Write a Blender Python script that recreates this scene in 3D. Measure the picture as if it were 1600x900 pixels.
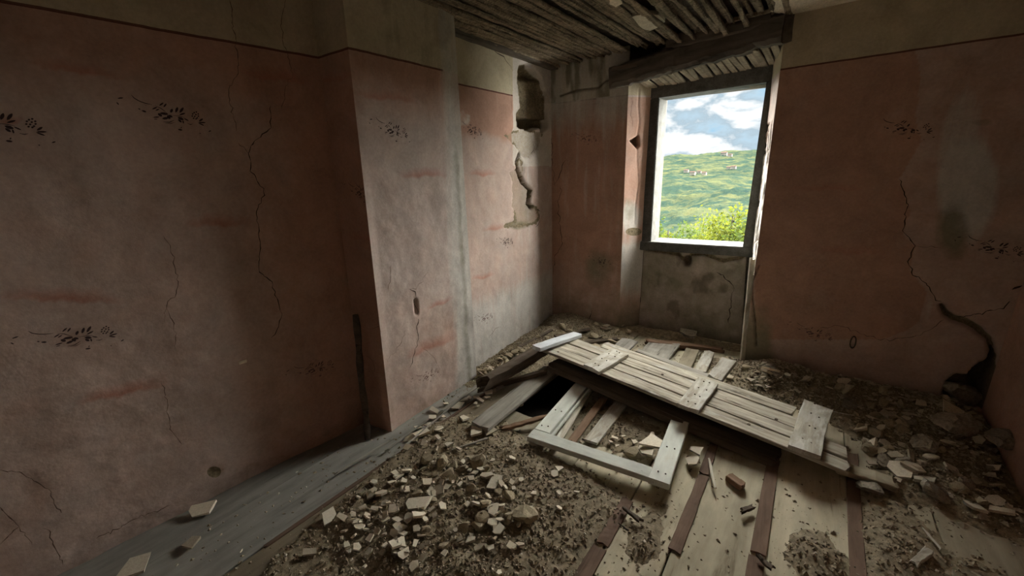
import bpy, bmesh, math, random
import numpy as np
from mathutils import Vector, Matrix

# ------------------------------------------------------------------ camera, world, sun, exposure
for o in list(bpy.data.objects): bpy.data.objects.remove(o)
scene = bpy.context.scene
COL = scene.collection
FPX, CAM_H = 650.0, 1.55
def _cal():
    y0, sl, vpx = 262.0, -0.035, 1290.0
    P = lambda x, y: np.array([x-800, y-450, FPX], float)
    n = np.cross(P(0, y0-800*sl), P(1600, y0+800*sl)); n /= np.linalg.norm(n)
    if n[1] < 0: n = -n
    up = -n
    Y = P(vpx, y0+sl*(vpx-800)); Y /= np.linalg.norm(Y)
    X = np.cross(Y, up)
    return np.array([X, Y, up])
RC = _cal()
EYE = np.array([0, 0, CAM_H])
cam_data = bpy.data.cameras.new('camera'); cam = bpy.data.objects.new('camera', cam_data); COL.objects.link(cam)
cam_data.sensor_width = 36.0; cam_data.lens = FPX/1600*36.0; cam_data.clip_start = 0.02; cam_data.clip_end = 20000
M = np.stack([RC[:, 0], -RC[:, 1], -RC[:, 2]], axis=1)
mw = Matrix.Identity(4)
for i in range(3):
    for j in range(3): mw[i][j] = M[i, j]
mw.translation = Vector(EYE)
cam.matrix_world = mw
scene.camera = cam
scene.view_settings.view_transform = 'Standard'
scene.view_settings.look = 'None'
scene.view_settings.gamma = 1.0
scene.view_settings.use_curve_mapping = False
scene.view_settings.exposure = 0.76

SUN_STRENGTH, SUN_ANGLE = 64.0, 152.0
sun_d = bpy.data.lights.new('daylight_sun', 'SUN'); sun = bpy.data.objects.new('daylight_sun', sun_d); COL.objects.link(sun)
sun_d.energy = SUN_STRENGTH; sun_d.angle = math.radians(SUN_ANGLE); sun_d.color = (1.0, 0.975, 0.90)
sun.rotation_euler = Vector((-0.20, -0.83, -0.50)).to_track_quat('-Z', 'Y').to_euler()

world = bpy.data.worlds.new('world'); scene.world = world; world.use_nodes = True
def build_world():
    nt = world.node_tree; nt.nodes.clear(); N = nt.nodes.new; L = nt.links.new
    out = N('ShaderNodeOutputWorld'); bg = N('ShaderNodeBackground'); L(bg.outputs[0], out.inputs[0])
    tc = N('ShaderNodeTexCoord'); mp = N('ShaderNodeMapping'); mp.inputs['Scale'].default_value = (1, 1, 2.4)
    mp.inputs['Location'].default_value = (0.37, 0.2, 0.12)
    L(tc.outputs['Generated'], mp.inputs[0])
    n1 = N('ShaderNodeTexNoise'); n1.inputs['Scale'].default_value = 7.5; n1.inputs['Detail'].default_value = 8; n1.inputs['Roughness'].default_value = .55
    n1.inputs['Distortion'].default_value = .3
    L(mp.outputs[0], n1.inputs[0])
    cr = N('ShaderNodeValToRGB'); e = cr.color_ramp.elements
    e[0].position = .34; e[0].color = (.30, .52, .70, 1)
    e[1].position = .66; e[1].color = (.80, .82, .82, 1)
    a = e.new(.43); a.color = (.42, .56, .66, 1)
    b = e.new(.50); b.color = (.38, .48, .55, 1)
    c = e.new(.57); c.color = (.78, .81, .82, 1)
    L(n1.outputs[0], cr.inputs[0]); L(cr.outputs[0], bg.inputs[0]); bg.inputs[1].default_value = 0.78
build_world()

# ------------------------------------------------------------------ helpers
rng = np.random.default_rng(7); random.seed(7)
def ray(x, y): return RC @ np.array([x-800, y-450, FPX], float)
def onz(x, y, z=0.0):
    d = ray(x, y); return EYE + d*((z-CAM_H)/d[2])
def onplane(x, y, p0, n):
    d = ray(x, y); return EYE + d*(np.dot(np.asarray(p0)-EYE, n)/np.dot(d, n))
def project(p):
    c = (np.asarray(p)-EYE) @ RC
    z = np.where(c[..., 2] > .05, c[..., 2], np.nan)
    return 800+FPX*c[..., 0]/z, 450+FPX*c[..., 1]/z
def hsh(ix, iy, s):
    v = np.sin(ix*127.1+iy*311.7+s*74.7)*43758.5453
    return v-np.floor(v)
def vn(x, y, s=0):
    x = np.asarray(x, float); y = np.asarray(y, float)
    ix = np.floor(x); iy = np.floor(y); fx = x-ix; fy = y-iy
    fx = fx*fx*(3-2*fx); fy = fy*fy*(3-2*fy)
    a = hsh(ix, iy, s); b = hsh(ix+1, iy, s); c = hsh(ix, iy+1, s); d = hsh(ix+1, iy+1, s)
    return (a*(1-fx)+b*fx)*(1-fy)+(c*(1-fx)+d*fx)*fy
def fbm(x, y, s=0, o=4):
    t = 0; a = .5; n = 0
    for k in range(o):
        t = t+a*vn(x, y, s+k*13); n += a; a *= .5; x = np.asarray(x)*2.03; y = np.asarray(y)*2.03
    return t/n
def sstep(a, b, x):
    t = np.clip((x-a)/(b-a), 0, 1); return t*t*(3-2*t)
def segdist(px, py, pts):
    d = np.full(np.shape(px), 1e9)
    for (x0, y0), (x1, y1) in zip(pts[:-1], pts[1:]):
        vx, vy = x1-x0, y1-y0
        t = np.clip(((px-x0)*vx+(py-y0)*vy)/(vx*vx+vy*vy+1e-9), 0, 1)
        d = np.minimum(d, np.hypot(px-x0-t*vx, py-y0-t*vy))
    return d
def inpoly(px, py, poly):
    r = np.zeros(np.shape(px), bool); j = len(poly)-1
    for i in range(len(poly)):
        xi, yi = poly[i]; xj, yj = poly[j]
        r ^= ((yi > py) != (yj > py)) & (px < (xj-xi)*(py-yi)/(yj-yi+1e-12)+xi); j = i
    return r
def polyd(px, py, poly):      # signed distance, inside positive
    d = segdist(px, py, list(poly)+[poly[0]]); return np.where(inpoly(px, py, poly), d, -d)

def mesh_np(name, V, F, smooth=False):
    me = bpy.data.meshes.new(name)
    V = np.asarray(V, np.float32); F = np.asarray(F, np.int32)
    me.vertices.add(len(V)); me.vertices.foreach_set('co', V.ravel())
    k = F.shape[1]
    me.loops.add(F.size); me.loops.foreach_set('vertex_index', F.ravel())
    me.polygons.add(len(F)); me.polygons.foreach_set('loop_start', np.arange(len(F), dtype=np.int32)*k)
    me.update(calc_edges=True)
    me.polygons.foreach_set('use_smooth', np.full(len(F), smooth))
    return me
def obj(name, me, mat=None, parent=None, **props):
    o = bpy.data.objects.new(name, me); COL.objects.link(o)
    if mat is not None and me is not None and not me.materials: me.materials.append(mat)
    if parent is not None: o.parent = parent
    for k, v in props.items(): o[k] = v
    return o
def tag(o, label, cat, group=None):
    o['label'] = label; o['category'] = cat
    if group: o['group'] = group
    return o
def empty(name, mat4=None):
    o = bpy.data.objects.new(name, None); COL.objects.link(o); o.empty_display_size = .05
    if mat4 is not None: o.matrix_world = mat4
    return o
def frame_mat(origin, ex, ey):
    ex = Vector(ex).normalized(); ez = ex.cross(Vector(ey)).normalized(); ey = ez.cross(ex)
    m = Matrix((ex, ey, ez)).transposed().to_4x4(); m.translation = Vector(origin); return m
def box_mesh(name, x0, x1, y0, y1, z0, z1):
    V = [(x, y, z) for z in (z0, z1) for y in (y0, y1) for x in (x0, x1)]
    F = [(0, 2, 3, 1), (4, 5, 7, 6), (0, 1, 5, 4), (2, 6, 7, 3), (0, 4, 6, 2), (1, 3, 7, 5)]
    return mesh_np(name, V, F)
def join_meshes(parts):
    V = []; F = []; o = 0
    for v, f in parts:
        V.append(np.asarray(v, float)); F.append(np.asarray(f)+o); o += len(v)
    return np.concatenate(V), np.concatenate(F)

def plank_vf(L, W, T, seg=10, wob=.003, end=.01, ch=.003, seed=0, taper=0.0):
    """length along x from 0..L, width along y -W/2..W/2, thickness z -T..0; chamfered octagon section, worn edges"""
    r = np.random.default_rng(seed)
    V = []
    sec = [(-W/2, -ch), (-W/2+ch, 0), (0, 0), (W/2-ch, 0), (W/2, -ch), (W/2, -T+ch), (W/2-ch, -T), (0, -T), (-W/2+ch, -T), (-W/2, -T+ch)]
    n = len(sec); e0 = r.normal(0, end, n); e1 = r.normal(0, end, n)
    for k in (1, 2, 3, 4): e0[(9-k) % n if k > 0 else 0] = e0[k]; e1[(9-k) % n] = e1[k]
    wl = np.cumsum(r.normal(0, wob, seg+1))*.5; wr = np.cumsum(r.normal(0, wob, seg+1))*.5; bz = np.cumsum(r.normal(0, wob*.6, seg+1))*.5
    wl -= wl.mean(); wr -= wr.mean(); bz -= bz.mean()
    for i in range(seg+1):
        t = i/seg; s = 1-taper*t
        for j, (y, z) in enumerate(sec):
            x = L*t+(e0[j] if i == 0 else 0)+(e1[j] if i == seg else 0)
            yy = y*s+(wl[i] if y < 0 else wr[i] if y > 0 else 0)
            V.append((x, yy, z+bz[i]+r.normal(0, wob*.25)))
    F = []
    for i in range(seg):
        for j in range(n):
            a = i*n+j; b = i*n+(j+1) % n; F.append((a, b, b+n, a+n))
    # end caps as quads (10-gon -> 4 quads)
    for base, fl in ((0, False), (seg*n, True)):
        q = [(0, 1, 8, 9), (1, 2, 7, 8), (2, 3, 6, 7), (3, 4, 5, 6)]
        for f in q:
            f = tuple(base+k for k in f); F.append(f[::-1] if not fl else f)
    return np.array(V), np.array(F)[:, ::-1]
def plank(name, L, W, T, mat, parent=None, loc=(0, 0, 0), rz=0, seed=0, **k):
    v, f = plank_vf(L, W, T, seed=seed, **k)
    o = obj(name, mesh_np(name, v, f), mat, parent); o.location = loc; o.rotation_euler = (0, 0, rz); return o
def plank_between(name, a, b, W, T, mat, seed=0, roll=0.0, **k):
    a = Vector(a); b = Vector(b); d = b-a
    side = Vector((0, 0, 1)).cross(d).normalized()
    if roll: side = Matrix.Rotation(roll, 3, d) @ side
    v, f = plank_vf(d.length, W, T, seed=seed, **k)
    o = obj(name, mesh_np(name, v, f), mat); o.matrix_world = frame_mat(a, d, side); return o

# ------------------------------------------------------------------ materials
class NT:
    def __init__(s, name):
        s.m = bpy.data.materials.new(name); s.m.use_nodes = True; s.t = s.m.node_tree; s.t.nodes.clear()
        s.out = s.t.nodes.new('ShaderNodeOutputMaterial'); s.b = s.t.nodes.new('ShaderNodeBsdfPrincipled')
        s.b.inputs['Roughness'].default_value = .9; s.b.inputs['Specular IOR Level'].default_value = .2
        s.t.links.new(s.b.outputs[0], s.out.inputs[0])
    def n(s, t, **k):
        q = s.t.nodes.new(t)
        for a, v in k.items(): setattr(q, a, v)
        return q
    def l(s, a, b): s.t.links.new(a, b)
    def coord(s, kind='Object', scale=(1, 1, 1), loc=None):
        c = s.n('ShaderNodeTexCoord'); m = s.n('ShaderNodeMapping'); m.inputs['Scale'].default_value = scale
        s.l(c.outputs[kind], m.inputs[0])
        if loc is not None: s.l(loc, m.inputs['Location'])
        return m.outputs[0]
    def noise(s, vec, scale, detail=5, rough=.55, dist=0):
        q = s.n('ShaderNodeTexNoise'); q.inputs['Scale'].default_value = scale; q.inputs['Detail'].default_value = detail
        q.inputs['Roughness'].default_value = rough; q.inputs['Distortion'].default_value = dist
        s.l(vec, q.inputs['Vector']); return q.outputs[0]
    def ramp(s, fac, stops):
        q = s.n('ShaderNodeValToRGB'); e = q.color_ramp.elements
        while len(e) < len(stops): e.new(.5)
        for k, (p, c) in enumerate(stops):
            e[k].position = p; e[k].color = (c, c, c, 1) if not hasattr(c, '__len__') else (*c, 1)
        s.l(fac, q.inputs[0]); return q.outputs[0]
    def mix(s, fac, a, b, mode='MIX'):
        q = s.n('ShaderNodeMix', data_type='RGBA', blend_type=mode)
        for v, i in ((fac, 0), (a, 6), (b, 7)):
            if hasattr(v, 'is_output') or isinstance(v, bpy.types.NodeSocket): s.l(v, q.inputs[i])
            elif i == 0: q.inputs[0].default_value = v
            else: q.inputs[i].default_value = (*v, 1)
        return q.outputs[2]
    def math(s, op, a, b=0.0, c=None):
        q = s.n('ShaderNodeMath', operation=op)
        for i, v in enumerate((a, b) if c is None else (a, b, c)):
            if isinstance(v, bpy.types.NodeSocket): s.l(v, q.inputs[i])
            else: q.inputs[i].default_value = v
        return q.outputs[0]
    def bump(s, h, strength=.4, dist=.01):
        q = s.n('ShaderNodeBump'); q.inputs['Strength'].default_value = strength; q.inputs['Distance'].default_value = dist
        s.l(h, q.inputs['Height']); s.l(q.outputs[0], s.b.inputs['Normal'])
    def done(s, col):
        if isinstance(col, bpy.types.NodeSocket): s.l(col, s.b.inputs['Base Color'])
        else: s.b.inputs['Base Color'].default_value = (*col, 1)
        return s.m
    def rnd(s): return s.n('ShaderNodeObjectInfo').outputs['Random']

def wall_material():
    k = NT('old_plaster')
    geo = k.n('ShaderNodeNewGeometry').outputs['Position']
    sep = k.n('ShaderNodeSeparateXYZ'); k.l(geo, sep.inputs[0]); z = sep.outputs[2]
    def attr(nm):
        a = k.n('ShaderNodeAttribute', attribute_name=nm); s = k.n('ShaderNodeSeparateColor'); k.l(a.outputs['Color'], s.inputs[0])
        return s.outputs[0], s.outputs[1], s.outputs[2], a.outputs['Alpha']
    pink, stain, bare, rail = attr('m1'); mold, stone, dirt, lime = attr('m2')
    big = k.noise(geo, 2.3, 5); mid = k.noise(geo, 9, 6, .6); fine = k.noise(geo, 70, 4, .6)
    mp = k.n('ShaderNodeMapping'); mp.inputs['Scale'].default_value = (15, 15, 1.6); k.l(geo, mp.inputs[0])
    streak = k.noise(mp.outputs[0], 1.0, 5, .6)
    # lower colour wash
    pm = k.math('ADD', pink, k.math('MULTIPLY', k.math('SUBTRACT', mid, .5), .55))
    low = k.mix(k.ramp(pm, [(.15, 0.), (.85, 1.)]), (.48, .40, .355), (.41, .25, .185))
    st = k.math('ADD', stain, k.math('MULTIPLY', k.math('SUBTRACT', mid, .5), .35))
    low = k.mix(k.math('MULTIPLY', k.ramp(st, [(.15, 0.), (.75, 1.)]), .68), low, (.40, .155, .105))
    up = k.mix(big, (.40, .34, .225), (.50, .44, .32))
    zz = k.math('ADD', z, k.math('MULTIPLY', k.math('SUBTRACT', mid, .5), .006))
    isup = k.math('GREATER_THAN', zz, 2.1)
    col = k.mix(isup, low, up)
    line = k.math('MULTIPLY', k.math('LESS_THAN', k.math('ABSOLUTE', k.math('SUBTRACT', zz, 2.1)), .005), rail)
    col = k.mix(k.math('MULTIPLY', line, .9), col, (.10, .03, .022))
    bb = k.math('ADD', bare, k.math('MULTIPLY', k.math('SUBTRACT', mid, .5), .5))
    col = k.mix(k.ramp(bb, [(.38, 0.), (.56, 1.)]), col, (.53, .48, .42))
    ll = k.math('ADD', lime, k.math('MULTIPLY', k.math('SUBTRACT', streak, .5), .9))
    col = k.mix(k.ramp(ll, [(.35, 0.), (.75, .85)]), col, (.50, .49, .45))
    mm = k.math('ADD', mold, k.math('MULTIPLY', k.math('SUBTRACT', mid, .5), .9))
    col = k.mix(k.ramp(mm, [(.3, 0.), (.85, .85)]), col, (.19, .185, .125))
    vor = k.n('ShaderNodeTexVoronoi'); vor.inputs['Scale'].default_value = 14; k.l(geo, vor.inputs['Vector'])
    stc = k.mix(k.ramp(fine, [(.3, 0.), (.7, 1.)]), (.12, .098, .06), (.27, .22, .14))
    ss = k.math('ADD', stone, k.math('MULTIPLY', k.math('SUBTRACT', fine, .5), .25))
    col = k.mix(k.ramp(ss, [(.42, 0.), (.55, 1.)]), col, stc)
    dd = k.math('ADD', dirt, k.math('MULTIPLY', k.math('SUBTRACT', mid, .5), .5))
    col = k.mix(k.ramp(dd, [(.3, 0.), (1., .9)]), col, (.085, .065, .045))
    blot = k.noise(geo, 4.5, 7, .68, .5)
    tone = k.math('ADD', k.math('MULTIPLY', streak, .10), k.math('MULTIPLY', fine, .30))
    tone = k.math('ADD', tone, k.math('MULTIPLY', blot, .60))
    col = k.mix(1.0, col, k.ramp(tone, [(.36, .76), (.64, 1.14)]), 'MULTIPLY')
    h = k.math('ADD', k.math('MULTIPLY', mid, .6), k.math('MULTIPLY', fine, .25))
    k.bump(h, .45, .008)
    return k.done(col)
def wood_material(name, c0, c1, dark=(.05, .04, .03), paint=None, pamt=.5, gs=1.0, con=0.0):
    k = NT(name); r = k.rnd()
    off = k.n('ShaderNodeCombineXYZ'); k.l(k.math('MULTIPLY', r, 37.), off.inputs[0]); k.l(k.math('MULTIPLY', r, 91.), off.inputs[1])
    v = k.coord('Object', (2.6*gs, 27*gs, 27*gs), off.outputs[0]); v2 = k.coord('Object', (5, 14, 14), off.outputs[0])
    g = k.noise(v, 1.0, 7, .65, .6); b = k.noise(v2, 1.0, 5, .6); sp = k.noise(v2, 6.0, 3, .7)
    col = k.mix(k.ramp(g, [(.3+.09*con, 0.), (.68-.07*con, 1.)]), c0, c1)
    col = k.mix(k.ramp(g, [(.28+.08*con, .85), (.40+.05*con, 0.)]), col, dark)
    if paint is not None:
        col = k.mix(k.ramp(k.math('ADD', k.math('MULTIPLY', b, .7), k.math('MULTIPLY', g, .4)), [(pamt-.05, 1.), (pamt+.05, 0.)]), col, paint)
        col = k.mix(k.ramp(sp, [(.27, .9), (.33, 0.)]), col, dark)
    col = k.mix(1.0, col, k.ramp(b, [(.25, .68), (.75, 1.12)]), 'MULTIPLY')
    col = k.mix(1.0, col, k.ramp(r, [(0., .82), (1., 1.1)]), 'MULTIPLY')
    k.bump(g, .6, .0025)
    return k.done(col)
def lath_material(name, c0, c1):
    k = NT(name); r = k.rnd()
    off = k.n('ShaderNodeCombineXYZ'); k.l(k.math('MULTIPLY', r, 37.), off.inputs[0]); k.l(k.math('MULTIPLY', r, 91.), off.inputs[1])
    g = k.noise(k.coord('Object', (3, 60, 60), off.outputs[0]), 1.0, 5, .6); t = k.noise(k.coord('Object', (95, 16, 30), off.outputs[0]), 1.0, 3, .7, .8)
    b = k.noise(k.coord('Object', (2.5, 2.5, 2.5), off.outputs[0]), 1.0, 4, .6)
    f = k.math('ADD', k.math('MULTIPLY', g, .45), k.math('MULTIPLY', t, .55))
    col = k.mix(k.ramp(f, [(.40, 0.), (.62, 1.)]), c0, c1)
    col = k.mix(1.0, col, k.ramp(b, [(.3, .55), (.7, 1.15)]), 'MULTIPLY')
    k.bump(f, .8, .004); return k.done(col)
def rubble_material(name, c0, c1, sc=18, bump=.5, dist=.0012):
    k = NT(name); v = k.coord('Object'); r = k.rnd()
    n = k.noise(v, sc, 6, .65); f = k.noise(v, sc*7, 4, .6)
    col = k.mix(k.ramp(n, [(.35, 0.), (.65, 1.)]), c0, c1)
    col = k.mix(1.0, col, k.ramp(f, [(.3, .7), (.7, 1.15)]), 'MULTIPLY')
    col = k.mix(1.0, col, k.ramp(r, [(0., .72), (1., 1.12)]), 'MULTIPLY')
    
    if bump > 0: k.bump(k.math('ADD', n, k.math('MULTIPLY', f, .4)), bump, dist)
    return k.done(col)
def plain(name, c, rough=.9):
    k = NT(name); v = k.coord('Object'); n = k.noise(v, 30, 4)
    k.b.inputs['Roughness'].default_value = rough
    return k.done(k.mix(k.ramp(n, [(.3, 0.), (.7, 1.)]), tuple(x*.75 for x in c), c))
MAT = {}
MAT['wall'] = wall_material()
MAT['floor'] = wood_material('floor_wood', (.44, .39, .275), (.54, .49, .36), (.17, .135, .09), None, .5, .6)
MAT['floor_dirty'] = wood_material('floor_wood_dirty', (.30, .26, .185), (.40, .355, .255), (.11, .09, .06), None, .5, .6)
MAT['floor_grey'] = wood_material('floor_wood_grey', (.24, .235, .21), (.33, .32, .285), (.14, .13, .105), None, .5, .5)
MAT['floor_soiled'] = wood_material('floor_wood_soiled', (.16, .132, .09), (.24, .20, .14), (.08, .065, .045), None, .5, .6)
MAT['strip'] = wood_material('brown_strip_wood', (.13, .085, .06), (.21, .14, .10), (.05, .035, .025))
MAT['old'] = wood_material('weathered_wood', (.22, .19, .14), (.58, .54, .44), (.05, .04, .03), (.62, .61, .54), .44, 1.0, .35)
MAT['oldw'] = wood_material('peeling_white_wood', (.26, .225, .165), (.58, .545, .45), (.05, .04, .03), (.72, .71, .63), .53, 1.0, .4)
MAT['green'] = wood_material('painted_frame_wood', (.46, .45, .37), (.58, .59, .52), (.10, .09, .07), (.64, .665, .60), .66)
MAT['blue'] = wood_material('pale_blue_wood', (.50, .53, .55), (.62, .66, .69), (.12, .12, .12), (.66, .70, .73), .68)
MAT['greyb'] = wood_material('grey_board_wood', (.24, .225, .19), (.38, .36, .31), (.06, .05, .045), None, .5, 1.0, .3)
MAT['brown'] = wood_material('brown_wood', (.17, .105, .065), (.29, .19, .125), (.05, .035, .025))
MAT['dark'] = wood_material('dark_wood', (.065, .05, .037), (.15, .12, .09), (.018, .014, .011))
MAT['beam'] = wood_material('sooty_beam_wood', (.075, .064, .052), (.20, .17, .135), (.02, .017, .013), None, .5, .6)
MAT['lath'] = lath_material('lath_wood', (.11, .086, .057), (.44, .36, .25))
MAT['lathl'] = lath_material('pale_lath_wood', (.20, .16, .11), (.46, .39, .28))
MAT['soil'] = rubble_material('soil_and_mortar_dust', (.17, .138, .09), (.37, .31, .21), 40, .5, .004)
MAT['crumb'] = rubble_material('rubble_crumb', (.17, .138, .09), (.50, .43, .31), 75, 0)
MAT['crumbl'] = rubble_material('plaster_crumb', (.52, .47, .36), (.74, .69, .57), 60, 0)
MAT['shard'] = rubble_material('cream_plaster', (.62, .56, .43), (.76, .70, .56), 14, .25)
MAT['shardp'] = rubble_material('greyed_plaster', (.40, .345, .255), (.55, .485, .37), 14, .3)
MAT['mortar'] = rubble_material('mortar_chunk', (.28, .235, .155), (.46, .395, .27), 22, .8)
MAT['stone'] = rubble_material('field_stone', (.24, .21, .165), (.42, .38, .30), 12, .7)
MAT['frame'] = rubble_material('grey_window_stone', (.09, .088, .075), (.14, .142, .132), 16, .4)
MAT['masonry'] = rubble_material('rubble_masonry', (.14, .115, .08), (.26, .21, .15), 9, .9)
MAT['void'] = plain('cellar_dark', (.05, .04, .03))
MAT['stencil'] = plain('stencil_paint', (.055, .035, .035))
MAT['stencil2'] = plain('faded_stencil_paint', (.15, .09, .08))
MAT['crack'] = plain('crack_shade_and_grime', (.045, .03, .022))  # dark ribbon colour paints the shade and dirt inside open cracks
MAT['hair'] = plain('hairline_shade_and_grime', (.13, .085, .065))  # paler ribbon colour, painted shade and dirt of hairline cracks

# ------------------------------------------------------------------ wall patches
def blob(px, py, cx, cy, rx, ry, soft=.6):
    d = np.hypot((px-cx)/rx, (py-cy)/ry); return np.clip((1-d)/soft, 0, 1)
def band(px, py, cx, cy, rx, ry, slope=0.0):      # colour band with crisp lower rim, fading upwards
    x = (px-cx)/rx; yb = cy+slope*(px-cx)+1.6*np.sin(px*.11)+1.0*np.sin(px*.31)
    t = (yb-py)/ry
    return np.where((t > 0) & (t < 1), (1-t)**1.2, 0)*np.clip(1-x*x, 0, 1)*sstep(0, .28, t)
class Patch:
    def __init__(s, a, b, c, d, res, seed, feat=None, amp=.006):
        s.c = [np.array(q, float) for q in (a, b, c, d)]; s.seed = seed; s.feat = feat; s.amp = amp
        s.W = (np.linalg.norm(s.c[1]-s.c[0])+np.linalg.norm(s.c[2]-s.c[3]))/2; s.H = np.linalg.norm(s.c[3]-s.c[0])
        n = np.cross(s.c[1]-s.c[0], s.c[3]-s.c[0]); s.n = n/np.linalg.norm(n)
        s.nu = max(2, int(s.W/res)); s.nv = max(2, int(s.H/res))
    def flat(s, u, v):
        u = np.asarray(u)[..., None]; v = np.asarray(v)[..., None]; a, b, c, d = s.c
        return a*(1-u)*(1-v)+b*u*(1-v)+c*u*v+d*(1-u)*v
    def masks(s, u, v):
        P = s.flat(u, v); px, py = project(P); px = np.nan_to_num(px, nan=-9999); py = np.nan_to_num(py, nan=-9999)
        x = np.asarray(u)*s.W; z = P[..., 2]
        m = {k: np.zeros(np.shape(x)) for k in ('pink', 'stain', 'bare', 'mold', 'stone', 'dirt', 'lime', 'dep')}
        m['pink'] = .5+.0*x; m['rail'] = np.ones(np.shape(x))
        if s.feat: s.feat(m, px, py, x, z, s.seed)
        e = np.minimum(np.minimum(u, 1-np.asarray(u))*s.W, .05)/.05
        base = (fbm(x*2.2, z*2.2, s.seed, 3)-.5)*2*s.amp*2+(fbm(x*11, z*11, s.seed+5, 3)-.5)*s.amp
        m['disp'] = base*e-m['dep']*np.clip(e*2.5, 0, 1)
        return P, m
    def surf(s, u, v, off=0.0):
        P, m = s.masks(u, v); return P+s.n*(m['disp']+off)[..., None]
    def inv(s, x, y):
        u = v = .5
        for _ in range(12):
            e = 1e-3
            q = np.array([[u, v], [u+e, v], [u, v+e]]); P = s.flat(q[:, 0], q[:, 1]); a, b = project(P)
            J = np.array([[(a[1]-a[0])/e, (a[2]-a[0])/e], [(b[1]-b[0])/e, (b[2]-b[0])/e]])
            d = np.linalg.solve(J, [x-a[0], y-b[0]]); d = np.clip(d, -.3, .3); u += d[0]; v += d[1]
        return u, v
    def grid(s):
        U, V = np.meshgrid(np.linspace(0, 1, s.nu+1), np.linspace(0, 1, s.nv+1)); U = U.ravel(); V = V.ravel()
        P, m = s.masks(U, V); co = P+s.n*m['disp'][:, None]
        i = np.arange(s.nu*s.nv); r = i//s.nu; c = i % s.nu; a = r*(s.nu+1)+c
        F = np.stack([a, a+1, a+s.nu+2, a+s.nu+1], 1)
        A1 = np.stack([m['pink'], m['stain'], m['bare'], m['rail']], 1); A2 = np.stack([m['mold'], m['stone'], m['dirt'], m['lime']], 1)
        return co, F, A1, A2
def wall_from(name, patches, extra=None):
    Vs, Fs, A1, A2, o = [], [], [], [], 0
    for p in patches:
        co, F, a1, a2 = p.grid(); Vs.append(co); Fs.append(F+o); A1.append(a1); A2.append(a2); o += len(co)
    me = mesh_np(name, np.concatenate(Vs), np.concatenate(Fs), True)
    for nm, A in (('m1', A1), ('m2', A2)):
        at = me.attributes.new(nm, 'FLOAT_COLOR', 'POINT'); at.data.foreach_set('color', np.concatenate(A).astype(np.float32).ravel())
    ob = obj(name, me, MAT['wall']); ob['kind'] = 'structure'; return ob

def f_left(m, px, py, x, z, sd):
    m['pink'] = .22+.25*fbm(x*1.5, z*1.5, 3)+.5*sstep(330, 520, px)*(py > 60)
    m['pink'] += .45*sstep(1.75, 2.08, z)
    for b in ((120, 118, 90, 30, .16), (430, 130, 65, 34, .12), (340, 358, 62, 34, 0), (190, 622, 90, 30, -.2), (95, 476, 125, 36, .04), (15, 195, 25, 20, 0)):
        m['stain'] = np.maximum(m['stain'], band(px, py, *b)*1.1)
    m['bare'] = np.maximum(np.maximum(blob(px, py, 232, 132, 52, 34), blob(px, py, 75, 492, 70, 26)), m['bare'])*.35*(.4+1.2*fbm(x*14, z*14, 77))
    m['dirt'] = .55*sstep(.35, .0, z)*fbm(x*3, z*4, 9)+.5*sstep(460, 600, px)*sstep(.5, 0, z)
    m['mold'] = .25*sstep(.5, 0, z)
    m['dep'] += .012*blob(px, py, 337, 737, 14, 9, .5)*fbm(x*40, z*40, 3)*1.6
    m['stone'] = np.maximum(m['stone'], blob(px, py, 335, 738, 15, 11, .5))
    m['dep'] += .012*sstep(.10, .0, z)*fbm(x*9, z*9, 2)
def f_pside(m, px, py, x, z, sd):
    m['pink'] = .85; m['dirt'] = .35*sstep(.6, 0, z); m['pink'] = m['pink']+0*x
    for b in ((525, 130, 40, 26, -.2), (575, 380, 40, 30, 0)): m['stain'] = np.maximum(m['stain'], band(px, py, *b)*.8)
def f_pier(m, px, py, x, z, sd):
    m['pink'] = .06+.3*fbm(x*2, z*2, 4)+.6*sstep(1.75, 2.05, z)*sstep(.1, .5, fbm(x*4, z*2, 8))
    m['pink'] += .35*sstep(430, 520, py)*fbm(x*3, z*3, 14)
    m['bare'] = .42*blob(px, py, 590, 165, 38, 34)*(.4+1.2*fbm(x*14, z*14, 78))
    for b in ((660, 280, 45, 26, .0), (600, 160, 60, 30, .1), (690, 478, 25, 16, -.5), (675, 550, 50, 30, -.4)): m['stain'] = np.maximum(m['stain'], band(px, py, *b))
    ex = 712+(py-50)*(33/540.)
    edge = sstep(-42, -16, px-ex)*sstep(0, 1, 1)
    m['lime'] = .35*sstep(80, 300, py)*sstep(520, 640, px)*.5+.62*edge
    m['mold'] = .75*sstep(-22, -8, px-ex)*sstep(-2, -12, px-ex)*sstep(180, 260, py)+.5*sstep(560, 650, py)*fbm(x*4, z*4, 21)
    m['mold'] = np.maximum(m['mold'], .45*(z > 2.1)*sstep(.4, .7, fbm(x*14, z*1.5, 31)))
    m['rail'] = (px < ex-24)*1.0
    m['dep'] = m['dep']+.003*edge*fbm(x*9, z*3, 2)
    m['dirt'] = np.maximum(.6*sstep(.15, 0, z)*fbm(x*6, z*6, 8), .5*blob(px, py, 690, 45, 30, 60)*(z > 2.2))
    m['dep'] = m['dep']+.02*np.clip(1-segdist(px, py, [(650, 470), (652, 490)])/4, 0, 1)
HOLE3 = [(812, 100), (826, 98), (838, 110), (849, 122), (851, 135), (857, 152), (858, 200), (850, 208), (843, 200), (832, 206), (822, 203), (807, 198), (807, 178), (813, 168), (811, 150), (809, 133), (808, 112)]
PATCH3 = [(822, 200), (850, 205), (848, 225), (838, 240), (828, 248), (815, 246), (822, 260), (818, 278), (832, 298), (829, 318), (842, 322), (846, 338), (838, 352), (815, 355), (788, 358), (785, 352), (806, 345), (800, 320), (801, 285), (794, 270), (808, 262), (812, 240), (800, 225), (788, 212), (798, 205)]
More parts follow.
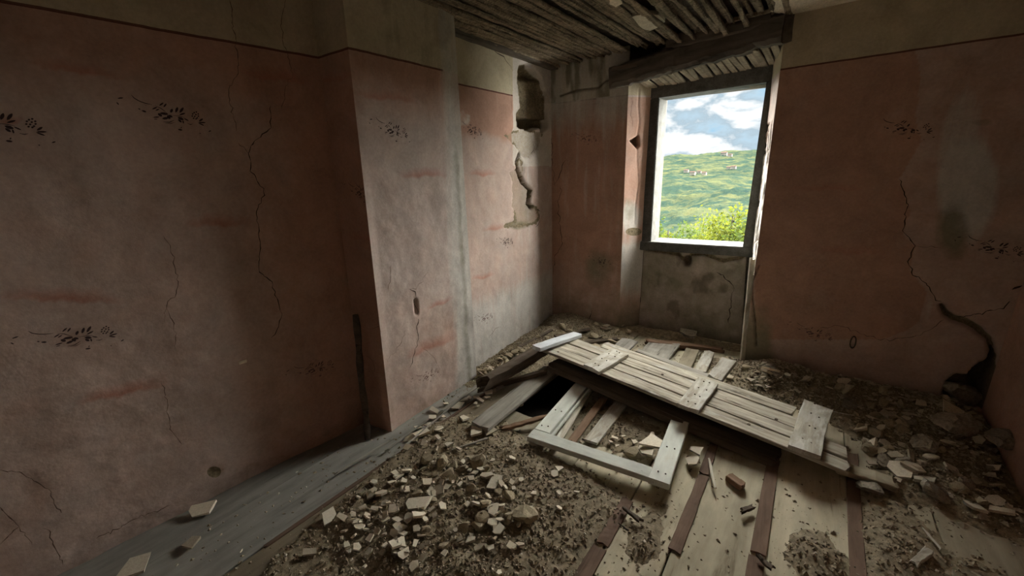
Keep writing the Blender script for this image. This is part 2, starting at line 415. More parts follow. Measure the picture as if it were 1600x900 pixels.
def f_w3(m, px, py, x, z, sd):
    m['pink'] = .25+.25*fbm(x*2, z*2, 6)+.7*sstep(1.72, 1.85, z+.12*(fbm(x*5, z*5, 9)-.5))*(px < 802)
    m['lime'] = .55*sstep(795, 835, px)*sstep(150, 260, py)*sstep(900, 700, px)+.25
    m['lime'] = np.maximum(m['lime'], .75*sstep(.75, .4, z))
    m['bare'] = .38*blob(px, py, 722, 185, 22, 26)*(.4+1.2*fbm(x*14, z*14, 79))+.75*((px > 801) & (py < 260))*1.0
    m['rail'] = (px < 803)*1.0
    for b in ((755, 276, 26, 18, 0), (772, 362, 24, 16, 0), (755, 436, 22, 14, -.2)): m['stain'] = np.maximum(m['stain'], band(px, py, *b))
    wob = 3*(fbm(x*30, z*30, 12)-.5)
    hd = polyd(px, py, HOLE3)+wob; pd = polyd(px, py, PATCH3)+wob*2
    hole = sstep(-.5, 2.5, hd)
    rim = sstep(-1, 1.5, pd)*sstep(6, 2.5, pd)
    m['stone'] = np.maximum(hole, np.maximum(.475*sstep(-.5, 2, pd), .85*rim*(fbm(x*9, z*9, 61) > .5)))
    m['dep'] = hole*(.055+.035*fbm(x*14, z*14, 15)+.09*((py > 181+.12*(px-807)))+.07*sstep(16, 4, np.abs(py-112))*sstep(818, 830, px))+.012*sstep(-.5, 2, pd)
    cr = segdist(px, py, [(812, 240), (807, 254), (814, 275), (819, 286), (829, 296), (827, 310), (826, 318), (832, 325)])+wob*.5
    c = np.clip(1-cr/3.2, 0, 1); m['dep'] += .06*c; m['dirt'] = np.maximum(m['dirt'], 1.4*c)
    m['dirt'] = np.maximum(m['dirt'], .45*sstep(45, 5, np.abs(py-188))*hole)
    m['mold'] = np.maximum(.35*sstep(.6, .1, z), .8*blob(px, py, 810, 352, 30, 10))
    m['mold'] = np.maximum(m['mold'], .5*(z > 2.1)*fbm(x*9, z*2, 33))
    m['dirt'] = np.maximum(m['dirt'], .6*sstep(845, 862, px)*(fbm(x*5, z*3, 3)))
def f_bl(m, px, py, x, z, sd):
    m['pink'] = .9-.35*sstep(.9, .2, z); m['lime'] = .35*sstep(1.7, 2.1, z)+.32
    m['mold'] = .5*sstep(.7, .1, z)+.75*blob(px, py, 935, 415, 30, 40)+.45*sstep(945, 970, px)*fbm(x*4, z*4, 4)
    up = (z > 2.1); m['bare'] = .55*up*fbm(x*3, z*3, 8)
    m['mold'] = np.maximum(m['mold'], .9*up*sstep(.45, .7, fbm(x*12, z*2.5, 17)))
    e = segdist(px, py, [(875, 150), (900, 141), (935, 137), (945, 128), (960, 122)])
    m['dep'] += .012*np.clip(1-e/2.5, 0, 1); m['dirt'] = np.maximum(m['dirt'], np.clip(1.2-e/2.5, 0, 1))
    m['pink'] = m['pink']+0*x
def f_rev_l(m, px, py, x, z, sd):
    m['pink'] = .55; m['pink'] = m['pink']+.3*fbm(x*6, z*3, 3)
    m['lime'] = .75*blob(px, py, 985, 340, 26, 40)+.9*sstep(.95, .75, z)*sstep(.0, .6, z)
    m['mold'] = .7*sstep(.45, .1, z)+.55*blob(px, py, 984, 325, 14, 30)
    m['stone'] = .9*blob(px, py, 990, 362, 16, 8, .4)
    c = segdist(px, py, [(998, 140), (997, 165), (999, 190), (996, 212), (995, 245), (998, 285), (993, 320), (992, 350)]); c = np.clip(1-c/1.5, 0, 1)
    h = polyd(px, py, [(984, 220), (998, 212), (999, 228), (995, 232), (990, 226)]); h = sstep(-1, 1.5, h)
    m['dep'] += .008*c+.06*h; m['dirt'] = np.maximum(.6*c, 1.5*h); m['rail'] = 0*x
    m['pink'] = m['pink']*(1-(z > 2.09))
def f_rev_r(m, px, py, x, z, sd):
    m['pink'] = .35+0*x; m['lime'] = .6*sstep(1.9, 1.6, z)+0*x; m['rail'] = 0*x
    m['bare'] = .6*sstep(1.8, 1.5, z)*(fbm(x*12, z*6, 2) > .45); m['dep'] = .02*sstep(.5, .62, fbm(x*18, z*9, 5))*(z < 1.8)
    m['stone'] = .8*sstep(.52, .62, fbm(x*18, z*9, 5))*(z < 1.8)
def f_para(m, px, py, x, z, sd):
    m['pink'] = 0*x; m['mold'] = .35+.75*fbm(x*3, z*3, 6); m['lime'] = .3+0*x; m['rail'] = 0*x
    e = segdist(px, py, [(1012, 388), (1030, 393), (1060, 397), (1072, 410), (1080, 398), (1100, 396), (1118, 404), (1130, 408), (1160, 402)])+3*(fbm(x*20, z*20, 3)-.5)
    c = np.clip(1-e/4.5, 0, 1); m['dep'] += .03*c; m['stone'] = np.maximum(m['stone'], c*1.2)
    h = blob(px, py, 1073, 408, 9, 11, .4)+blob(px, py, 1140, 425, 20, 14, .8)*.5
    m['dep'] += .04*h; m['dirt'] = np.maximum(m['dirt'], 1.1*h); m['dirt'] = np.maximum(m['dirt'], .6*sstep(.2, 0, z))
    m['dirt'] = np.maximum(m['dirt'], .7*sstep(.55, .75, fbm(x*6, z*4, 41)))
def f_right(m, px, py, x, z, sd):
    pk = inpoly(px, py, [(1405, 280), (1422, 330), (1410, 365), (1430, 385), (1420, 420), (1440, 445), (1448, 455), (1438, 500), (1420, 515), (1380, 530), (1180, 530), (1180, 100), (1430, 70), (1438, 120), (1430, 190), (1440, 220)])
    m['pink'] = .55+.35*pk+.25*(fbm(x*3, z*1.5, 5)-.5)
    m['lime'] = .55*blob(px, py, 1500, 250, 70, 190)+.75*blob(px, py, 1520, 300, 60, 90)+.35*blob(px, py, 1445, 480, 22, 40)
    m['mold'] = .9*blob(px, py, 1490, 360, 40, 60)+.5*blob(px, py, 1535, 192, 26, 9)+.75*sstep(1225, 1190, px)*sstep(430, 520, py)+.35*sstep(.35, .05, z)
    for b in ((1330, 400, 70, 26, .03), (1300, 300, 80, 20, 0)): m['stain'] = np.maximum(m['stain'], band(px, py, *b)*.7)
    m['stain'] = np.maximum(m['stain'], .8*sstep(.5, .75, fbm(x*11, z*.9, 19))*sstep(1560, 1590, px))
    m['dirt'] = .5*sstep(.4, .1, z)*fbm(x*4, z*4, 6)
    wob = 4*(fbm(x*30, z*30, 12)-.5)
    c = segdist(px, py, [(1470, 478), (1478, 490), (1490, 497), (1510, 503), (1530, 515), (1545, 530), (1550, 545)])+wob
    w = 3+5*sstep(1462, 1480, px); c = np.clip(1-c/w, 0, 1)
    br = polyd(px, py, [(1552, 540), (1545, 560), (1520, 575), (1512, 586), (1492, 584), (1478, 596), (1472, 616), (1474, 640), (1548, 640), (1560, 560)])+wob
    b = sstep(-1, 3, br)
    m['dep'] += .05*c+b*(.05+.07*sstep(1505, 1530, px)+.04*fbm(x*12, z*12, 4)); m['stone'] = np.maximum(m['stone'], np.maximum(c*1.2, b)); m['dirt'] = np.maximum(m['dirt'], .75*b)
    v = segdist(px, py, [(1186, 415), (1176, 440), (1176, 470), (1180, 500), (1182, 540)])+wob*.3
    v = np.clip(1-v/3, 0, 1); m['dep'] += .02*v; m['dirt'] = np.maximum(m['dirt'], v)
def f_rw(m, px, py, x, z, sd):
    m['pink'] = .75+.2*fbm(x*2, z*2, 3); m['dirt'] = .3*sstep(.5, 0, z); m['lime'] = .2+0*x
def f_rear(m, px, py, x, z, sd): m['pink'] = .4+0*x

ZT = 2.47; ZB = -.06
def ext(b, r, z):      # point on line through floor point b(z=0) and rail point r(z=2.1)
    b = np.array([*b, 0.]); r = np.array([*r, 2.1]); return b+(r-b)*(z/2.1)
Lb, Lr = (-2.52, -1.6), (-2.27, -1.6); Cb, Cr = (-2.18, 1.325), (-2.083, 1.302)
Eb, Er = (-1.952, 1.345), (-1.838, 1.304); Rb, Rr = (-1.957, 2.164), (-1.862, 2.06)
P_left = Patch(ext(Lb, Lr, ZB), ext(Cb, Cr, ZB), ext(Cb, Cr, ZT), ext(Lb, Lr, ZT), .011, 1, f_left, .010)
P_side = Patch(ext(Cb, Cr, ZB), ext(Eb, Er, ZB), ext(Eb, Er, ZT), ext(Cb, Cr, ZT), .012, 2, f_pside)
P_pier = Patch(ext(Eb, Er, ZB), ext(Rb, Rr, ZB), ext(Rb, Rr, ZT), ext(Eb, Er, ZT), .009, 3, f_pier, .009)
P_ret = Patch(ext(Rb, Rr, ZB), (-2.12, 2.16, ZB), (-2.06, 2.08, ZT), ext(Rb, Rr, ZT), .03, 4)
P_w3 = Patch((-2.05, 2.02, ZB), (-2.11, 3.58, ZB), (-2.11, 3.58, ZT), (-2.05, 2.02, ZT), .0085, 5, f_w3)
P_bl = Patch((-2.11, 3.58, ZB), (-1.41, 3.655, ZB), (-1.41, 3.655, ZT), (-2.11, 3.58, ZT), .010, 6, f_bl)
P_rl = Patch((-1.41, 3.655, ZB), (-1.285, 3.86, ZB), (-1.262, 3.86, 2.2), (-1.41, 3.655, 2.2), .009, 7, f_rev_l, .004)
P_pa = Patch((-1.285, 3.86, ZB), (-.375, 3.86, ZB), (-.42, 3.86, .80), (-1.27, 3.86, .80), .009, 8, f_para)
P_rr = Patch((-.375, 3.86, ZB), (-.305, 3.44, ZB), (-.315, 3.44, 2.3), (-.402, 3.86, 2.3), .009, 9, f_rev_r, .004)
P_br = Patch((-.305, 3.44, ZB), (.955, 3.36, ZB), (.965, 3.36, ZT), (-.315, 3.44, ZT), .009, 10, f_right, .009)
WY0, WY1, WZ0, WZ1 = -.95, -.52, .95, 1.60      # unseen side opening added behind the viewpoint to fill the left wall with light
def rx(y, z): return .92+.035*(y+1.6)/4.96+(.06-.05*(y+1.6)/4.96)*(z-ZB)/(ZT-ZB)
def rp(y0, y1, z0, z1, res, sd): return Patch((rx(y1, z0), y1, z0), (rx(y0, z0), y0, z0), (rx(y0, z1), y0, z1), (rx(y1, z1), y1, z1), res, sd, f_rw, .012 if res < .03 else .004)
P_ri = rp(WY1, 3.36, ZB, ZT, .02, 11); P_ri2 = rp(WY0, WY1, WZ1, ZT, .05, 13); P_ri3 = rp(-1.6, WY0, ZB, ZT, .05, 14); P_ri4 = rp(WY0, WY1, ZB, WZ0, .05, 15)
P_re = Patch((.92, -1.6, ZB), (*Lb, ZB), ext(Lb, Lr, ZT), (.98, -1.6, ZT), .06, 12, f_rear)
wall_left = wall_from('wall_left', [P_left]); wall_pier = wall_from('wall_pier', [P_side, P_pier, P_ret]); wall_corner = wall_from('wall_corner', [P_w3])
wall_back = wall_from('wall_back', [P_bl, P_rl, P_pa, P_rr, P_br]); wall_right = wall_from('wall_right', [P_ri, P_ri2, P_ri3, P_ri4]); wall_rear = wall_from('wall_rear', [P_re])
# outer masonry closing the house around the plaster skins
def masonry(name, *b): o = obj(name, box_mesh(name, *b), MAT['masonry']); o['kind'] = 'structure'; return o
parts = [((-3.1, -1.222, 3.93, 4.12, -.6, 2.75)), ((-.425, 1.5, 3.93, 4.12, -.6, 2.75)), ((-1.222, -.425, 3.93, 4.12, 2.09, 2.75)), ((-1.222, -.425, 3.93, 4.12, -.6, .80))]
vs = []
for p in parts:
    b = box_mesh('tmp', *p); v = np.zeros(len(b.vertices)*3); b.vertices.foreach_get('co', v); f = np.array([list(q.vertices) for q in b.polygons]); vs.append((v.reshape(-1, 3), f)); bpy.data.meshes.remove(b)
wo = obj('wall_outer_back', mesh_np('wall_outer_back', *join_meshes(vs)), MAT['masonry']); wo['kind'] = 'structure'
masonry('wall_outer_left', -3.1, -2.75, -2.2, 3.93, -.6, 2.75); vs = []
for p in [(1.0, 1.4, WY1, 3.93, -.6, 2.75), (1.0, 1.4, -2.2, WY0, -.6, 2.75), (1.0, 1.4, WY0, WY1, WZ1, 2.75), (1.0, 1.4, WY0, WY1, -.6, WZ0)]:
    b = box_mesh('tmp', *p); v = np.zeros(len(b.vertices)*3); b.vertices.foreach_get('co', v); f = np.array([list(q.vertices) for q in b.polygons]); vs.append((v.reshape(-1, 3), f)); bpy.data.meshes.remove(b)
wo = obj('wall_outer_right', mesh_np('wall_outer_right', *join_meshes(vs)), MAT['masonry']); wo['kind'] = 'structure'
masonry('wall_outer_rear', -2.75, 1.2, -2.2, -1.95, -.6, 2.75)

# ------------------------------------------------------------------ cracks and stencilled flowers on the walls
def jag(pts, step=5., amp=1.4, seed=0):
    r = np.random.default_rng(seed); out = [pts[0]]
    for a, b in zip(pts[:-1], pts[1:]):
        n = max(1, int(math.hypot(b[0]-a[0], b[1]-a[1])/step))
        for i in range(1, n+1):
            t = i/n; j = r.normal(0, amp, 2) if i < n else (0, 0)
            out.append((a[0]+(b[0]-a[0])*t+j[0], a[1]+(b[1]-a[1])*t+j[1]))
    return out
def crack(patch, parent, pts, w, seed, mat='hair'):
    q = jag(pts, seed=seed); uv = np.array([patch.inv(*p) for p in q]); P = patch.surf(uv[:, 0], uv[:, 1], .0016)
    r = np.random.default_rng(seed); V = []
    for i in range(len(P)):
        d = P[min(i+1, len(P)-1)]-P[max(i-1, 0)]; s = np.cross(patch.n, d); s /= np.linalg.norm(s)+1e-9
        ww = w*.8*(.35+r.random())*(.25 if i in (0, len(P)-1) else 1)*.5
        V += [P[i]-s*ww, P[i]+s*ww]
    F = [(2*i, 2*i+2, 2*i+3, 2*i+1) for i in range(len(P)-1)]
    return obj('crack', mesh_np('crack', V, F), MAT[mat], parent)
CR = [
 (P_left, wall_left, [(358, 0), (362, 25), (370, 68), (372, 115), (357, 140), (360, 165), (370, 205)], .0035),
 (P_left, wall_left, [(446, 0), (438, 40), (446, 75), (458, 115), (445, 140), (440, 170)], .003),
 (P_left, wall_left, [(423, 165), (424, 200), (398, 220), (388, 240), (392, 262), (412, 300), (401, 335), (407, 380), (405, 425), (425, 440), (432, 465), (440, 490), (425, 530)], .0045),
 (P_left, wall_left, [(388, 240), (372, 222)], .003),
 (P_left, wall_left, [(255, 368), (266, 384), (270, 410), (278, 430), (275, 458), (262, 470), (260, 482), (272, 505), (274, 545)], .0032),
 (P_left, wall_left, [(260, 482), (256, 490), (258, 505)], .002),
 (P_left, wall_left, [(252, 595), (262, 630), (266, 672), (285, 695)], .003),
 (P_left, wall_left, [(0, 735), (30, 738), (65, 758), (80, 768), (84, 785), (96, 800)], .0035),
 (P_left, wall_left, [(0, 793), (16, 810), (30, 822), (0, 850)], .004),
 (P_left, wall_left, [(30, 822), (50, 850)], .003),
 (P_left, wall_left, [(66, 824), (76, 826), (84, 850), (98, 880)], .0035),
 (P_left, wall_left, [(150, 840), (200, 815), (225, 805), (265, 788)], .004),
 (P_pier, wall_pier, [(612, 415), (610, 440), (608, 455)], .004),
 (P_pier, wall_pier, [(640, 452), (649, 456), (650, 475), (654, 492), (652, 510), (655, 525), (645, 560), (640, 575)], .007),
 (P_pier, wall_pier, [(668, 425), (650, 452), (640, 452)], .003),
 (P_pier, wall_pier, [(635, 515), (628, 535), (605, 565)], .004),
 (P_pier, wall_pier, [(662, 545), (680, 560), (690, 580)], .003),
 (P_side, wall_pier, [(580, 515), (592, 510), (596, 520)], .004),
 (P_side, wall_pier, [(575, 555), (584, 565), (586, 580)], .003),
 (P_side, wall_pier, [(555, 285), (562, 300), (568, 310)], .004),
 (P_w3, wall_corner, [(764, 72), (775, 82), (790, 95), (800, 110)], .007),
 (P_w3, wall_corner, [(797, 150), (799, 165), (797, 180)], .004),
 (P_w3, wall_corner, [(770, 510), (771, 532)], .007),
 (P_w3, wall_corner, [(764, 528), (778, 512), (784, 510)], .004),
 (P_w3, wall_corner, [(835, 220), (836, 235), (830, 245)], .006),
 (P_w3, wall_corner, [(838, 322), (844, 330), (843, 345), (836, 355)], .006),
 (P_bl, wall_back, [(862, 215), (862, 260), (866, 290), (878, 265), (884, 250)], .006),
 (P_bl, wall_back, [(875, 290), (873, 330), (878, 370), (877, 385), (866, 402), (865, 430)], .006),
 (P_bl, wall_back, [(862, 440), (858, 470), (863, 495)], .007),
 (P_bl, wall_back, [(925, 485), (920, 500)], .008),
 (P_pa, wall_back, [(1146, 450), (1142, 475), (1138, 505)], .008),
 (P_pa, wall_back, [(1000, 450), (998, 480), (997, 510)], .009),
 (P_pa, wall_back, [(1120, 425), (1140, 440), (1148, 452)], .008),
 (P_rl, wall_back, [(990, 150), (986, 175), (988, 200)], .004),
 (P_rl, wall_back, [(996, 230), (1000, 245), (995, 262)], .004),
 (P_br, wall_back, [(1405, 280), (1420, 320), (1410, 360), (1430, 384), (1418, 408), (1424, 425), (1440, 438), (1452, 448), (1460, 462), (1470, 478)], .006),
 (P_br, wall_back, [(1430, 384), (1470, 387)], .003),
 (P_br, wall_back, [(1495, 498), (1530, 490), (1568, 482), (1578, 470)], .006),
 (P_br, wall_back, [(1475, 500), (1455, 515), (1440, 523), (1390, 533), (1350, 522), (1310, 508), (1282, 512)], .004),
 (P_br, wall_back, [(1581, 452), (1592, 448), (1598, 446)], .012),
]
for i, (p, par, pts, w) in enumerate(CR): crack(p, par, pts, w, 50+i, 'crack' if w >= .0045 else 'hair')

def motif():
    """flower spray, centred, in units of about 500 wide; returns list of polygons"""
    r = np.random.default_rng(3); polys = []
    def leaf(x, y, a, L, W):
        a = math.radians(a); c, s = math.cos(a), math.sin(a); pts = []
        for t, w in ((-.5, 0), (-.25, .4), (.1, .5), (.35, .32), (.5, 0), (.35, -.32), (.1, -.5), (-.25, -.4)):
            u = t*L; v = w*W; pts.append((x+u*c-v*s, y+u*s+v*c))
        polys.append(pts)
    def arc(pts, w):
        p = np.array(pts, float)
        for i in range(len(p)-1):
            d = p[i+1]-p[i]; n = np.array([-d[1], d[0]])/np.linalg.norm(d)
            w0 = w*(.3 if i == 0 else 1); w1 = w*(.3 if i == len(p)-2 else 1)
            polys.append([tuple(p[i]-n*w0), tuple(p[i+1]-n*w1), tuple(p[i+1]+n*w1), tuple(p[i]+n*w0)])
    arc([(150, 622), (165, 638), (190, 648), (220, 652), (252, 650)], 2.6)
    arc([(270, 652), (300, 660), (332, 680)], 2.4); arc([(215, 658), (225, 668)], 2)
    arc([(360, 686), (400, 680), (425, 682)], 2.2)
    for q in ((300, 632, -50, 34, 9), (319, 634, -62, 32, 9), (266, 668, -40, 34, 8), (280, 674, -40, 26, 7), (354, 658, -72, 30, 14), (381, 644, -75, 40, 14), (407, 638, -65, 46, 14), (412, 662, -35, 40, 10),
              (315, 688, -8, 46, 17), (294, 702, 30, 26, 18), (340, 703, 60, 26, 20), (322, 716, -25, 36, 15), (350, 694, 20, 24, 14), (404, 694, 10, 34, 18), (400, 710, 40, 26, 14), (434, 692, 20, 30, 8), (418, 712, 80, 22, 8),
              (515, 672, -50, 34, 11), (522, 687, -15, 44, 10), (518, 700, 15, 36, 9), (275, 722, -20, 36, 8), (272, 735, -15, 20, 5),
              (100, 658, -25, 30, 8), (88, 694, 45, 18, 7), (190, 696, 20, 12, 7), (213, 703, 5, 24, 11), (403, 768, -5, 26, 11), (408, 753, -70, 12, 5), (568, 733, -35, 20, 7), (512, 763, 0, 8, 6)): leaf(*q)
    arc([(312, 742), (345, 735), (370, 714)], 2.8); arc([(322, 746), (350, 742), (372, 728)], 2.0); arc([(440, 716), (458, 718), (472, 710)], 2.4)
    for x, y in ((488, 626), (476, 634), (499, 636), (468, 645), (486, 644), (500, 650), (466, 660), (480, 658), (494, 664), (474, 672), (488, 672)): leaf(x, y, -60, 12, 9)
    return [[((x-330)/500., -(y-685)/500.) for x, y in p] for p in polys]
MOTIF = motif()
def stencil(patch, parent, cx, cy, size, mat='stencil', keep=1.0, seed=0):
    r = np.random.default_rng(seed); u0, v0 = patch.inv(cx, cy); V = []; F = []
    me = bpy.data.meshes.new('painted_flower_stencil'); faces = []
    for p in MOTIF:
        if r.random() > keep: continue
        pts = np.array(p)*size; ca, sa = math.cos(-.22), math.sin(-.22); pts = np.stack([pts[:, 0]*ca-pts[:, 1]*sa, pts[:, 0]*sa+pts[:, 1]*ca], 1); u = u0+pts[:, 0]/patch.W; v = v0+pts[:, 1]/patch.H
        if u.min() < 0 or u.max() > 1: continue
        q = patch.surf(u, v, .0022); b = len(V); V += [tuple(t) for t in q]; faces.append(tuple(range(b, b+len(p))))
    if not faces: return
    me.from_pydata(V, [], faces); me.update()
    return obj('painted_flower_stencil', me, MAT[mat], parent)
for i, (p, par, x, y, sz, mt, kp) in enumerate([
 (P_left, wall_left, 262, 178, .30, 'stencil', 1), (P_left, wall_left, 112, 528, .30, 'stencil', 1), (P_left, wall_left, 490, 577, .30, 'stencil2', .9), (P_left, wall_left, -20, 190, .30, 'stencil', 1),
 (P_side, wall_pier, 562, 300, .26, 'stencil2', .9), (P_pier, wall_pier, 609, 203, .28, 'stencil', .95), (P_pier, wall_pier, 668, 588, .28, 'stencil2', .9),
 (P_w3, wall_corner, 735, 203, .28, 'stencil', .95), (P_w3, wall_corner, 790, 378, .28, 'stencil', .95), (P_w3, wall_corner, 757, 497, .28, 'stencil2', .85),
 (P_bl, wall_back, 914, 216, .28, 'stencil2', .9), (P_bl, wall_back, 938, 408, .26, 'stencil', .6),
 (P_br, wall_back, 1412, 200, .30, 'stencil', .85), (P_br, wall_back, 1548, 386, .30, 'stencil', .95), (P_br, wall_back, 1268, 518, .30, 'stencil2', .8)]):
    stencil(p, par, x, y, sz, mt, kp, 90+i)

# ------------------------------------------------------------------ window frame, lintel beam, soffit laths
def quad_prism(name, front, depth, mat, parent, bev=.006):
    """front: four (x,z) corners counter-clockwise seen from the room, at y0; extruded along +y"""
    (pts, y0, y1) = (front, depth[0], depth[1])
    bm = bmesh.new(); a = [bm.verts.new((x, y0, z)) for x, z in pts]; b = [bm.verts.new((x, y1, z)) for x, z in pts]
    n = len(pts); bm.faces.new(a); bm.faces.new(b[::-1])
    for i in range(n): bm.faces.new((a[i], b[i], b[(i+1) % n], a[(i+1) % n]))
    bmesh.ops.recalc_face_normals(bm, faces=bm.faces)
    bmesh.ops.bevel(bm, geom=list(bm.edges), offset=bev, segments=2, affect='EDGES')
    me = bpy.data.meshes.new(name); bm.to_mesh(me); bm.free(); return obj(name, me, mat, parent)
window = empty('window_1'); window['kind'] = 'structure'
FY = (3.835, 4.06)
quad_prism('frame_jamb', [(-1.36, .80), (-1.205, .80), (-1.205, 2.075), (-1.36, 2.075)], FY, MAT['frame'], window)
quad_prism('frame_jamb', [(-.452, .84), (-.33, .84), (-.33, 2.10), (-.428, 2.10)], FY, MAT['frame'], window)
quad_prism('frame_head', [(-1.36, 2.072), (-.33, 2.095), (-.33, 2.25), (-1.36, 2.17)], FY, MAT['frame'], window)
quad_prism('frame_sill', [(-1.36, .765), (-.33, .785), (-.33, .865), (-1.36, .848)], (3.82, 4.08), MAT['frame'], window)
# dark hewn lintel beam, front of the niche
a = np.array((-1.53, 3.60, 2.33)); b = np.array((-.31, 3.40, 2.405))
v, f = plank_vf(np.linalg.norm(b-a), .12, .165, 70, .004, .02, .028, 5)
v[:, 2] += .022*(fbm(v[:, 0]*9, v[:, 1]*14, 3, 3)-.5)+.020*(fbm(v[:, 0]*26, v[:, 2]*20, 4, 2)-.5); v[:, 1] += .030*(fbm(v[:, 0]*8, v[:, 2]*18, 8, 3)-.5)
beam = obj('lintel_beam', mesh_np('lintel_beam', v, f), MAT['beam'], wall_back); beam.matrix_world = frame_mat(a, b-a, (0, 1, 0))
beam['label'] = 'dark hewn timber beam above the window niche'
v, f = plank_vf(.62, .05, .10, 10, .006, .02, .01, 6)
o = obj('beam_splinter', mesh_np('beam_splinter', v, f), MAT['beam'], wall_back); o.matrix_world = frame_mat((-1.02, 3.47, 2.44), (1, -.16, .012), (0, 1, 0))
v, f = plank_vf(.40, .03, .022, 6, .003, .02, .004, 8)
o = obj('beam_splinter', mesh_np('beam_splinter', v, f), MAT['lath'], wall_back); o.matrix_world = frame_mat((-.74, 3.36, 2.425), (1, -.16, .02), (0, 1, 0))
nl = 20
for i in range(nl):
    t = i/(nl-1); x = -1.30+t*.93
    y0 = 3.60-.18*t; y1 = 3.90; z0 = 2.20+.055*t; z1 = 2.16+.05*t
    v, f = plank_vf(math.hypot(y1-y0, z1-z0), .042, .014, 8, .002, .01, .003, 100+i)
    o = obj('soffit_lath', mesh_np('soffit_lath', v, f), MAT['lathl'], wall_back)
    o.matrix_world = frame_mat((x+rng.normal(0, .006), y0, z0+rng.normal(0, .004)), (.02+rng.normal(0, .012), y1-y0, z1-z0), (-1, 0, 0))
o = obj('soffit_board', box_mesh('soffit_board', -1.5, -.3, 3.5, 3.95, 2.275, 2.30), MAT['dark'], wall_back)

# ------------------------------------------------------------------ ceiling of laths
ceil = obj('ceiling', box_mesh('ceiling', -2.75, 1.2, -1.95, 3.95, 2.475, 2.56), MAT['dark']); ceil['kind'] = 'structure'
x = -2.10; i = 0
r = np.random.default_rng(11)
while x < -.28:
    w = r.uniform(.026, .042); y0 = r.uniform(.1, .4); y1 = 3.60-.12*(x+2.1)/1.8+r.uniform(-.03, .02)
    z = 2.425+r.normal(0, .005)
    v, f = plank_vf(y1-y0, w, .016, 60, .0028, .02, .004, 300+i)
    v[:, 2] += .010*(np.random.default_rng(i).random(len(v))-.6)
    o = obj('lath', mesh_np('lath', v, f), MAT['lath'], ceil)
    loose = (-1.02 < x < -.5) and r.random() < .55
    dz = -.02-.05*r.random() if loose else 0
    o.matrix_world = frame_mat((x+(r.normal(0, .03) if loose else 0), y0, z), (r.normal(0, .012) if loose else r.normal(0, .003), 1, dz/(y1-y0)), (-1, 0, 0))
    x += w+r.uniform(.006, .016); i += 1
def slab(name, poly, z0, z1, mat, parent=None, seed=0, jit=.004, sub=3):
    """flat irregular plate from an xy outline"""
    rr = np.random.default_rng(seed); P = []
    for (a, b) in zip(poly, poly[1:]+poly[:1]):
        for t in range(sub): P.append((a[0]+(b[0]-a[0])*t/sub+rr.normal(0, jit), a[1]+(b[1]-a[1])*t/sub+rr.normal(0, jit)))
    bm = bmesh.new(); lo = [bm.verts.new((x, y, z0)) for x, y in P]; hi = [bm.verts.new((x, y, z1)) for x, y in P]
    bm.faces.new(lo[::-1]); bm.faces.new(hi)
    for k in range(len(P)): bm.faces.new((lo[k], lo[(k+1) % len(P)], hi[(k+1) % len(P)], hi[k]))
    bmesh.ops.recalc_face_normals(bm, faces=bm.faces)
    me = bpy.data.meshes.new(name); bm.to_mesh(me); bm.free(); return obj(name, me, mat, parent)
def pxpoly(pts, z): return [tuple(onz(x, y, z)[:2]) for x, y in pts]
slab('ceiling_plaster_patch', pxpoly([(987, 25), (1003, 21), (1030, 22), (1040, 33), (1018, 47), (1003, 44)], 2.40), 2.395, 2.418, MAT['shard'], ceil, 1, .003)
slab('ceiling_plaster_patch', pxpoly([(950, -8), (966, -6), (973, 4), (962, 10), (953, 5)], 2.40), 2.395, 2.418, MAT['shard'], ceil, 2, .003)
slab('ceiling_plaster', [(-.34, 3.50), (-.36, 3.05), (-.30, 2.6), (-.36, 2.0), (-.3, 0), (-.3, -1.7), (1.05, -1.7), (1.05, 2.75), (.62, 2.80), (.58, 3.08), (.50, 3.10), (.46, 3.46)], 2.405, 2.43, MAT['shard'], ceil, 3, .02, 6)
# dark wall-plate timber along the corner wall
o = plank_between('wall_plate_timber', (-2.07, 1.9, 2.45), (-2.09, 3.6, 2.45), .10, .07, MAT['beam'], 21, seg=16, wob=.006); o.parent = ceil

# ------------------------------------------------------------------ floor of wide boards over a dark void
floor = obj('floor', box_mesh('floor', -3.1, 1.5, -2.2, 4.12, -.62, -.42), MAT['void']); floor['kind'] = 'structure'
xs = [-2.62, -2.08, -1.755, -1.46, -1.20, -.88, -.535, -.30, 0.0, .305, .607, 1.0]
mats = ['floor_grey', 'floor_grey', 'floor_soiled', 'floor_dirty', 'floor_dirty', 'floor', 'floor', 'floor', 'floor', 'floor', 'floor_dirty']
for i in range(len(xs)-1):
    w = xs[i+1]-xs[i]-.006; cx = (xs[i]+xs[i+1])/2
    runs = [(-1.7, 3.9)]
    if i == 3: runs = [(-1.7, 1.93), (2.95, 3.9)]
    if i == 4: runs = [(-1.7, 2.02), (2.25, 3.9)]
    if i == 10: runs = [(-1.7, 2.45), (2.46, 3.9)]
    for j, (y0, y1) in enumerate(runs):
        v, f = plank_vf(y1-y0, w, .028, 30, .0012, .002 if i not in (3, 4) else .03, .003, 500+i*3+j)
        o = obj('floorboard', mesh_np('floorboard', v, f), MAT[mats[i]], floor); o.matrix_world = frame_mat((cx, y0, r.normal(0, .002)), (0, 1, 0), (-1, 0, 0))
